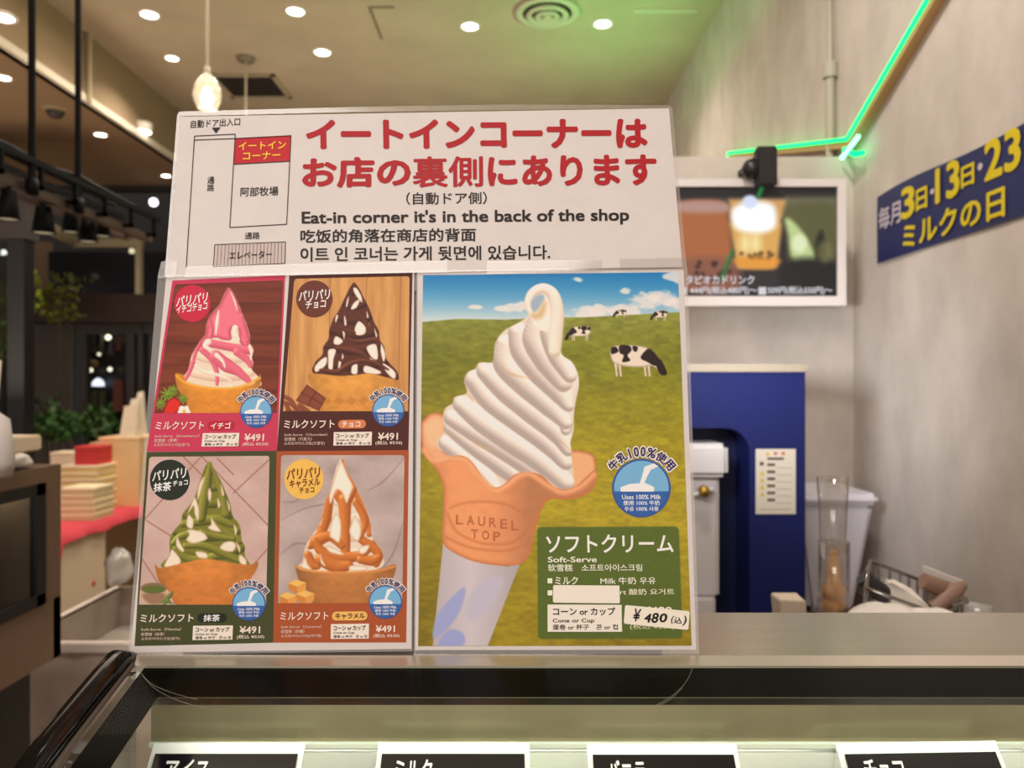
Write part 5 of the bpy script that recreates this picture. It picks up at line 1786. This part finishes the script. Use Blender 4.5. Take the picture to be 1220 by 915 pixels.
spotlight(52, 262, 2.95, 'black track spotlight under the rail, between the two poles')
spotlight(84, 262, 3.2, 'small black track spotlight just left of the second pole', .034)
spotlight(105, 274, 3.3, 'black track spotlight to the right of the second pole', .040)
spotlight(122, 268, 3.45, 'farthest black track spotlight near the end of the rail', .036)
spotlight(10, 244, 2.68, 'black track spotlight at the left picture edge', .036)

# ------------------------------------------------------------------ shopfront far behind
M_frame = mat('black_frame', (18, 16, 18), rough=.5)
d = 4.6
t = thing('door_frame', 'black door frame post and header at the far left', 'door frame', P(18, 700, d))
a, b = P(8.5, 620, d), P(28.5, 285, d)
MB().box((a.x, d, 0), (b.x, d + .10, b.z)).build('post', M_frame, t)
a, b = P(-120, 284, d), P(30, 212, d)
MB().box((a.x, d, a.z), (b.x, d + .14, b.z)).build('header', mat('header_dark', (48, 42, 40), rough=.6), t)
D6 = 6.6


def panel_at(name, px0, py0, px1, py1, d, m_, label=None, cat=None, th=.06, par=None, kind=None):
    a, b = P(px0, py1, d), P(px1, py0, d)
    o = MB().box((a.x, d, a.z), (b.x, d + th, b.z)).build(name, m_, par)
    if par is None:
        tag(o, label, cat, kind=kind)
    return o


sf = thing('shopfront', 'dark shopfront with brown fascia beam and grey wall panel beyond the hall', 'shopfront', (P(100, 0, D6).x, D6, 0))
panel_at('fascia_beam', 28, 350, 240, 384, D6 - .12, mat('beam_brown', (62, 45, 38), rough=.6), par=sf, th=.2)
panel_at('wall_panel', 28, 386, 88, 660, D6, mat('grey_panel', (84, 74, 70), rough=.6, noise=.08, nscale=3), par=sf)
panel_at('pale_column', 30, 288, 58, 350, D6 + .1, mat('pale_column', (126, 102, 80), rough=.6), par=sf)
panel_at('transom', 60, 384, 240, 398, D6 + .02, mat('transom_grey', (70, 62, 56), rough=.5), par=sf)
panel_at('mullion', 96, 398, 103, 660, D6, mat('mullion_grey', (60, 52, 50), rough=.5), par=sf)
panel_at('mullion', 150, 398, 160, 660, D6, MATS['mullion_grey'], par=sf)
panel_at('mullion', 164, 384, 170, 660, D6, MATS['mullion_grey'], par=sf)
panel_at('dark_panel', 86, 398, 96, 660, D6 + .01, mat('navy_panel', (24, 26, 32), rough=.3), par=sf)
panel_at('dark_glass', 58, 300, 240, 350, D6 + .06, mat('night_glass', (26, 29, 38), rough=.12), par=sf, th=.01)
panel_at('shop_glass', 103, 398, 150, 660, D6 + .5, mat('shop_inside', (34, 32, 32), rough=.4), par=sf, th=.01)
panel_at('side_glass', 170, 384, 240, 660, D6 + .06, mat('side_glass_dark', (34, 34, 40), rough=.2), par=sf, th=.01)
M_pale = mat('pale_frame', (150, 138, 112), rough=.5)
sf2 = thing('lit_door_frame', 'thin pale lit door frame right of the dark spotlights', 'door frame', P(160, 350, 6.0))
MB().tube([P(34, 246, 5.0), P(60, 272, 5.3), P(88, 286, 5.9)], .05, 4).build('sloped_bar', M_pale, sf2)
panel_at('head_bar', 86, 284, 168, 294, 5.98, M_pale, par=sf2, th=.05)
panel_at('side_bar', 161, 294, 167, 350, 5.98, M_pale, par=sf2, th=.05)


def dot(px, py, d, r, rgb, st_, label, cat='light', nm='distant_light'):
    c = P(px, py, d)
    o = MB().lathe(c, [(.0001, -r), (r * .7, -r * .7), (r, 0), (r * .7, r * .7), (.0001, r)], 12).build(nm, glow('dot_%d_%d_%d_%d' % (*rgb, int(st_ * 10)), rgb, st_))
    tag(o, label, cat, 'distant lights')
    return o


dot(183, 241, 6.1, .034, (240, 236, 255), 3.5, 'distant white light on the dark ceiling nearest the menu board')
dot(84, 271, 6.2, .028, (255, 250, 240), 4, 'bright distant light between the track spotlights')
dot(146, 281, 6.2, .024, (230, 214, 180), 1.6, 'faint distant light above the pale door frame')
dot(157, 299, 6.3, .024, (210, 196, 160), 1.3, 'faint distant light in the corner of the pale door frame')
dot(4, 301, 6.0, .024, (230, 230, 220), 1.6, 'distant light at the left picture edge above the plant')
dot(34, 371, 6.0, .014, (250, 240, 200), 1.6, 'tiny light below the bright leaves')
dot(129, 402, 7.0, .026, (255, 240, 210), 2.2, 'highest lamp inside the far shop window')
dot(118, 422, 7.0, .016, (255, 240, 210), 1.2, 'small faint lamp inside the far shop window')
dot(108, 441, 7.0, .020, (255, 240, 210), 1.6, 'left lamp of the level pair in the far shop window')
dot(131, 440, 7.0, .020, (255, 240, 210), 1.6, 'right lamp of the level pair in the far shop window')
c = P(117, 456, 7.0)
t = thing('shop_lamp', 'white domed lamp glowing in the far shop window', 'lamp', c)
MB().lathe(c, [(.052, -.03), (.05, 0), (.03, .03), (.0001, .045)], 16).build('shade', glow('shop_shade', (226, 232, 255), 1.4), t)
MB().lathe(c, [(.0001, -.034), (.07, -.03)], 16).build('diffuser', glow('shop_diffuser', (210, 210, 220), .8), t)
for px, py0, py1, w, rgb, lb_ in ((109, 397, 420, 6, (96, 106, 88), 'grey-green garment hanging at the left of the far shop window'), (119, 397, 420, 5, (104, 112, 92), 'pale green garment in the middle of the far shop window'),
                                  (131, 404, 422, 5, (120, 112, 118), 'lilac grey garment in the far shop window'), (140, 400, 417, 5, (150, 92, 76), 'reddish garment hanging at the right of the far shop window'),
                                  (111, 465, 492, 7, (92, 92, 66), 'olive trousers on the left in the far shop window'), (121, 465, 492, 7, (96, 96, 72), 'khaki trousers next to the olive pair in the far shop window'),
                                  (140, 452, 490, 12, (48, 56, 46), 'dark green coat low in the far shop window')):
    a, b = P(px - w / 2, py1, 6.95), P(px + w / 2, py0, 6.95)
    mb = MB()
    mb.add([(a.x, 6.95, a.z), (b.x, 6.95, a.z), (b.x - .01, 6.95, b.z), (a.x + .01, 6.95, b.z), (a.x, 6.99, a.z), (b.x, 6.99, a.z), (b.x - .01, 6.99, b.z), (a.x + .01, 6.99, b.z)],
           [(0, 3, 2, 1)[::-1], (4, 5, 6, 7)[::-1], (0, 1, 5, 4), (1, 2, 6, 5), (2, 3, 7, 6), (3, 0, 4, 7)])
    tag(mb.build('garment', mat('cloth_%d' % px, rgb, rough=.9, gain=.9)), lb_, 'garment', 'clothes in the far shop window')
c = P(111, 433, 6.95)
tag(MB().blob(c, .045, 5, .1, 12, 8, (1.1, .6, .8)).build('shop_hat', mat('hat_tan', (150, 112, 70))), 'tan hat below the garments in the far shop window', 'hat')


# ------------------------------------------------------------------ plants
def plant(label, px, py, d, rx, rz_, n, rgb, rgb2, seed, leaf=.05, pot=True, name='leafy_plant'):
    rnd = random.Random(seed)
    c = P(px, py, d)
    t = thing(name, label, 'plant', (c.x, c.y, 0.0))
    mb = MB()
    for k in range(n):
        a, e = rnd.uniform(0, 6.28), rnd.uniform(-1, 1)
        rr = rnd.random() ** .5
        p = c + Vector((rx * rr * math.cos(a), rx * .7 * rr * math.sin(a), rz_ * e * math.sqrt(max(0, 1 - rr * rr * .6))))
        dr = Vector((rnd.uniform(-1, 1), rnd.uniform(-1, 1), rnd.uniform(-.3, .9))).normalized()
        s = dr.cross(Vector((rnd.uniform(-1, 1), rnd.uniform(-1, 1), rnd.uniform(-1, 1)))).normalized() * leaf * .3
        L_ = leaf * rnd.uniform(.7, 1.3)
        mb.add([p, p + dr * L_ * .5 + s, p + dr * L_, p + dr * L_ * .5 - s], [(0, 1, 2, 3)])
    o = mb.build('foliage', mat('leaf_%d' % seed, rgb, rough=.6, noise=.3, nscale=30), t)
    o['kind'] = 'stuff'
    st_ = MB()
    for k in range(5):
        a = k * 1.3
        st_.tube([Vector((c.x, c.y, .24)), c - Vector((0, 0, rz_)), c + Vector((rx * .5 * math.cos(a), rx * .4 * math.sin(a), rz_ * .3))], .006, 5)
    st_.build('stem', mat('stem_green', (70, 70, 36)), t)
    if pot:
        MB().lathe((c.x, c.y, 0), [(.0001, .005), (.10, .005), (.13, .28), (.11, .28), (.0001, .25)], 16).build('pot', mat('pot_dark', (40, 36, 34)), t)
    return t


plant('bright yellow-green leaves right of the black door post', 33, 350, 5.65, 0.096, 0.158, 120, (150, 170, 40), 0, 11, .055)
plant('blurred yellow-olive shrub in front of the brown beam', 71, 362, 6.00, 0.171, 0.171, 150, (110, 110, 30), 0, 12, .06)
plant('thin leafy sprigs rising above the brown beam', 80, 335, 6.15, 0.194, 0.054, 40, (92, 98, 44), 0, 13, .05)
plant('tall dim green plant at the left picture edge', 2, 362, 5.75, 0.082, 0.493, 170, (74, 96, 44), 0, 14, .05)
plant('wide dark green fern behind the display fridge', 62, 508, 5.70, 0.243, 0.109, 230, (64, 104, 44), 0, 15, .07)
plant('green plant top rising left of the paper bags', 55, 492, 5.75, 0.117, 0.141, 90, (58, 84, 44), 0, 16, .06)
plant('small dark green plant right of the wide fern', 115, 505, 5.75, 0.153, 0.117, 170, (56, 92, 40), 0, 17, .06)

# ------------------------------------------------------------------ display fridge at far left
fx = -1.10
fr_ = thing('display_fridge', 'brown steel display fridge with black gasketed glass at the left edge', 'fridge', (-1.4, 1.55, 0))
ztop, zbot = EYE - .195, EYE - .66
y0, y1 = 1.15, 1.885
M_bs = mat('brown_steel', (136, 112, 92), rough=.35, metal=.5)
gz1, gz0 = EYE - .232, EYE - .515
gy0, gy1 = 1.20, 1.815
MB().box((-1.75, y0, ztop - .03), (fx, y1, ztop)).box((-1.75, y1 - .03, zbot), (fx, y1, ztop - .03)).box((-1.75, y0, zbot), (fx, y1, gz0)).box((fx - .03, gy1, gz0), (fx, y1 - .03, ztop - .03)).box((fx - .03, gy0, gz1), (fx, gy1, ztop - .03)).build('cabinet', M_bs, fr_)
gk = MB()
w = .026
for lo, hi in (((gy0, gz1 - w), (gy1, gz1)), ((gy0, gz0), (gy1, gz0 + w)), ((gy1 - w * 1.3, gz0), (gy1, gz1)), ((gy0, gz0), (gy0 + w, gz1))):
    gk.box((fx - .012, lo[0], lo[1]), (fx + .006, hi[0], hi[1]))
gk.build('gasket', mat('gasket_black', (18, 20, 24), rough=.35), fr_)
MB().box((fx - .004, gy0, gz0), (fx - .002, gy1, gz1)).build('glass_pane', clear('fridge_glass', rough=.04, tint=(200, 200, 190), boost=1.3), fr_)
MB().box((-1.74, gy0, gz0 - .01), (-1.70, gy1, gz1)).build('inner_wall', mat('fridge_inside', (84, 76, 64), rough=.5), fr_)
MB().box((-1.70, gy0, gz0 - .004), (fx - .03, gy1, gz0)).build('shelf', mat('fridge_shelf', (150, 150, 130), rough=.3), fr_)
MB().box((-1.72, y0 + .03, .02), (fx - .05, y1 - .04, zbot)).build('base', mat('fridge_base', (24, 22, 22), rough=.5), fr_)
lamp('fridge_inner_light', 'POINT', (-1.4, 1.6, EYE - .26), 1.6, (1, .92, .8), radius=.05)
for i, (y, z_, r, rgb, lb_) in enumerate(((1.70, -.37, .055, (120, 72, 66), 'reddish wrapped pack on the fridge shelf'), (1.55, -.41, .06, (60, 46, 40), 'dark pack at the back of the fridge shelf'), (1.64, -.45, .04, (170, 160, 130), 'pale pack low in the fridge'))):
    tag(MB().blob((-1.36, y, EYE + z_), r, 60 + i, .15, 12, 8, (1, 1, 1.1)).build('food_pack', mat('pack_%d' % i, rgb, rough=.5)), lb_, 'food pack')
tp = ztop
c = Vector((-1.30, 1.72, tp))
# things on the fridge
o = thing('white_lamp', 'tall white tapered paper roll standing on the fridge at the left edge', 'paper roll', (-1.165, 1.62, tp))
MB().lathe((-1.105, 1.62, 0), [(.020, P(0, 520, 1.62).z), (.030, P(0, 430, 1.62).z), (.024, P(0, 428, 1.62).z), (.0001, P(0, 432, 1.62).z)], 24).build('upper_cone', mat('white_paper', (216, 204, 192), rough=.7), o)
MB().lathe((-1.105, 1.62, 0), [(.0001, tp), (.05, tp), (.055, tp + .03), (.045, P(0, 500, 1.62).z), (.018, P(0, 488, 1.62).z)], 24).build('lower_body', mat('white_paper2', (204, 196, 192), rough=.7), o)
o.name = 'paper_roll'
bxw = thing('snack_box', 'flat cream box on the fridge, on top of crumpled tissue', 'box', (-1.16, 1.78, tp + .035))
MB().box((-1.32, 1.72, tp + .038), (-1.118, 1.84, tp + .075)).build('box', mat('cream_box', (226, 208, 180), rough=.6), bxw, .004)
MB().box((-1.185, 1.7185, tp + .045), (-1.155, 1.72, tp + .068)).build('orange_mark', mat('orange_mark', (214, 150, 70)), bxw)
for i, (x, y, r, lb_) in enumerate(((-1.14, 1.76, .034, 'white crumpled tissue under the cream box, nearest the fridge corner'), (-1.20, 1.72, .036, 'white crumpled tissue at the left under the cream box'))):
    tag(MB().blob((x, y, tp + .020), r, 80 + i, .16, 22, 14, (1.2, 1.1, .6)).build('crumpled_tissue', mat('tissue', (224, 214, 204), rough=.9)), lb_, 'tissue', 'crumpled tissues on the fridge')

# ------------------------------------------------------------------ table with red cloth, boxes and bags
tz = EYE - .73
tx0, tx1, ty0, ty1 = -2.84, -2.2, 3.66, 5.42
tb_ = thing('display_table', 'cream sided display table under the red cloth, right of the fridge', 'table', ((tx0 + tx1) / 2, 4.4, 0))
MB().box((tx0, ty0 + .02, tz - .03), (tx1 - .01, ty1, tz - .004)).build('tabletop', mat('table_wood', (170, 140, 100)), tb_)
MB().box((tx1 - .05, ty0 + .07, 0), (tx1 - .02, 4.22, tz - .03)).build('side_board', mat('end_board', (222, 204, 176), rough=.5), tb_)
MB().box((tx1 - .30, ty0 + .03, 0), (tx1 - .02, ty0 + .07, tz - .03)).build('end_board', mat('side_board', (196, 158, 112), rough=.5), tb_)
MB().box((tx0, ty1 - .05, 0), (tx1 - .3, ty1 - .02, tz - .03)).build('far_board', MATS['side_board'], tb_)
MB().lathe((tx1 - .019, P(119, 694, 4.1).y, P(119, 694, 4.12).z), [(.0001, .002), (.016, .001), (.016, -.002)], 12, axis='X').build('red_dot', mat('red_dot', (196, 60, 66)), tb_)
M_red = mat('red_cloth', (206, 66, 78), rough=.8, noise=.10, nscale=5)
cl = MB()
ny_ = 30
V = []
for k in range(ny_ + 1):
    y = ty0 + (ty1 - ty0) * k / ny_
    V.append((tx0, y, tz + .001))
for k in range(ny_ + 1):
    y = ty0 + (ty1 - ty0) * k / ny_
    V.append((tx1 + .004 * math.sin(k * 1.3), y, tz + .001))
for k in range(ny_ + 1):
    y = ty0 + (ty1 - ty0) * k / ny_
    hang = .052 + .006 * math.sin(k * .9) + (.13 if k < 2 else 0)
    V.append((tx1 + .012 + .010 * math.sin(k * 1.7), y, tz - hang))
m1 = ny_ + 1
cl.add(V, [(k, m1 + k, m1 + k + 1, k + 1) for k in range(ny_)] + [(m1 + k, 2 * m1 + k, 2 * m1 + k + 1, m1 + k + 1) for k in range(ny_)], True)
cl.add([(tx0, ty0, tz + .001), (tx1, ty0, tz + .001), (tx1 + .01, ty0 - .012, tz - .26), (tx0, ty0 - .012, tz - .22)], [(0, 1, 2, 3)])
tag(cl.build('tablecloth', M_red), 'red cloth draped over the table beside the fridge', 'tablecloth')


def carton(px0, py0, px1, py1, d, dep, rgb, label, group=None, name='carton', lid=None, z0=None):
    """front face shows between the given picture limits; z0 sets its foot instead of py1"""
    a, b = P(px0, py1, d), P(px1, py0, d)
    if z0 is not None:
        a.z = z0
    t = thing(name, label, 'box', ((a.x + b.x) / 2, d + dep / 2, a.z), 0, group)
    lt = min(.012, (b.z - a.z) * .35)
    MB().box((a.x, d, a.z), (b.x, d + dep, b.z - lt)).build('box_body', mat('carton_%d_%d_%d' % rgb, rgb, rough=.6, noise=.05, nscale=8), t)
    MB().box((a.x - .003, d - .003, b.z - lt), (b.x + .003, d + dep + .003, b.z)).build('lid', mat('lid_%d_%d' % (lid or rgb)[:2], lid or tuple(min(255, c + 14) for c in rgb), rough=.6), t)
    return b.z


tt = tz + .002
names_ = ('lowest', 'second lowest', 'middle', 'second highest', 'top')
z_ = tt
for i in range(5):
    z_ = carton(72 + (i % 2), P(0, 0, 1).x * 0 + CY - (z_ + .0345 - EYE) * F / 4.12, 112 - (i == 3), 0, 4.12, .2, (210, 188, 138), names_[i] + ' cream snack box of the front stack at the fridge corner', 'cream snack boxes in the front stack', 'snack_box', (230, 214, 176), z_)
z_ = tt
names_ = ('lowest', 'second lowest', 'third lowest', 'middle', 'third highest', 'second highest', 'top')
for i in range(7):
    z_ = carton(72, CY - (z_ + .0375 - EYE) * F / 4.40, 117 - (i % 2), 0, 4.40, .22, (208, 184, 118), names_[i] + ' gold banded box of the taller stack behind the cream stack', 'gold banded boxes in the taller stack', 'gift_box', (232, 218, 182), z_)
red_z = z_
carton(89, 532, 116, 552, 4.43, .16, (188, 44, 46), 'larger red box lying on the taller box stack', 'red boxes', 'red_box', z0=red_z)
c1 = carton(117.5, 553, 136, 0, 4.93, .25, (214, 176, 126), 'tan carton hidden behind, under the narrow red box', z0=tt)
carton(119, 533, 133, 0, 4.95, .16, (198, 56, 52), 'narrow red box left of the large tan carton', 'red boxes', 'red_box', z0=c1)
c2 = carton(118, 521, 166, 0, 4.60, .30, (224, 188, 136), 'large tan carton behind the stacked boxes, touching the menu board edge', z0=tt)
carton(108, 527, 136, 0, 5.12, .25, (212, 174, 124), 'farthest tan carton, showing above the narrow red box', z0=tt)
carton(60, 539, 88, 0, 4.70, .15, (230, 212, 178), 'small tall cream box left of the red boxes', name='snack_box', z0=tt)
for i, (a0, b0, a1, b1, rgb, lb_) in enumerate(((142, 482, 162, 520, (220, 202, 174), 'cream paper bag on the large tan carton, lower left'), (150, 474, 164, 520, (226, 210, 186), 'cream paper bag behind the first bag'), (158, 466, 168, 520, (230, 216, 194), 'tallest cream paper bag, half hidden by the menu board'))):
    d = 4.61 + .095 * i
    p0, p1 = P(a0, b1, d), P(a1, b0, d)
    p0.z = c2
    mb = MB()
    mb.add([(p0.x, d, p0.z), (p1.x, d, p0.z), (p1.x, d + .08, p0.z), (p0.x, d + .08, p0.z), (p0.x + .015, d + .03, p1.z - .01), (p1.x - .005, d + .03, p1.z), (p1.x - .005, d + .05, p1.z), (p0.x + .015, d + .05, p1.z - .01)],
           [(0, 3, 2, 1), (0, 1, 5, 4), (1, 2, 6, 5), (2, 3, 7, 6), (3, 0, 4, 7), (4, 5, 6, 7)])
    tag(mb.build('paper_bag', mat('paper_bag_%d' % i, rgb, rough=.8, noise=.06, nscale=12)), lb_, 'bag', 'cream paper bags')
c = P(141, 683, 2.95)
bag = MB().blob((c.x, c.y, EYE - .70), .048, 33, .3, 24, 16, (1.0, .8, 1.3))
tag(bag.build('plastic_bag', clear('bag_film', rough=.2, haze=.5, haze_rgb=(226, 220, 210), boost=2)), 'crumpled clear plastic bag between the table and the menu board', 'plastic bag')

# ------------------------------------------------------------------ vinyl covered bin
vz = EYE - .80
bn = thing('covered_trolley', 'grey translucent vinyl covered trolley left of the display case', 'trolley', (-1.3, 2.7, 0))
bx0_, bx1_, by0, by1 = P(14, 0, 2.4).x, -.70, 2.40, 3.05
M_vin = mat('grey_vinyl', (212, 194, 178), rough=.45, noise=.16, nscale=6, bump=.6)
mb = MB()
nn = 40
rows = []
rnd = random.Random(9)
for j in range(9):
    z_ = vz * (1 - j / 8)
    rows.append([(bx0_ + (bx1_ - bx0_) * k / nn, by0 - .010 * math.sin(k * 1.7 + j * .7) * min(1, j * .4) - .006 * math.sin(k * .6 - j), z_) for k in range(nn + 1)])
V = [p for r_ in rows for p in r_]
mb.add(V, [(j * (nn + 1) + k, (j + 1) * (nn + 1) + k, (j + 1) * (nn + 1) + k + 1, j * (nn + 1) + k + 1) for j in range(8) for k in range(nn)], True)
mb.build('vinyl_skirt', M_vin, bn)
MB().box((bx0_ - .004, by0 + .01, 0.002), (bx0_ + .008, by1, vz)).box((bx0_, by1, 0.002), (bx1_, by1 + .01, vz)).box((bx1_, by0 + .01, .002), (bx1_ + .01, by1, vz)).build('side_skirt', mat('grey_vinyl_side', (160, 146, 134), rough=.5, noise=.1), bn)
MB().box((bx0_ + .01, by0 + .01, vz - .16), (bx1_, by1, vz - .15)).build('inner_shelf', mat('inner_grey', (160, 150, 140), rough=.35, noise=.2, nscale=4), bn)
MB().box((bx0_ - .012, by0 - .016, vz - .032), (bx1_, by0 + .006, vz + .002)).build('front_rim', mat('rim_pale', (228, 214, 202), rough=.4), bn, .004)
MB().box((bx0_ - .012, by0 - .016, vz - .012), (bx0_ + .008, by1, vz + .004)).build('side_rim', MATS['rim_pale'], bn, .003)
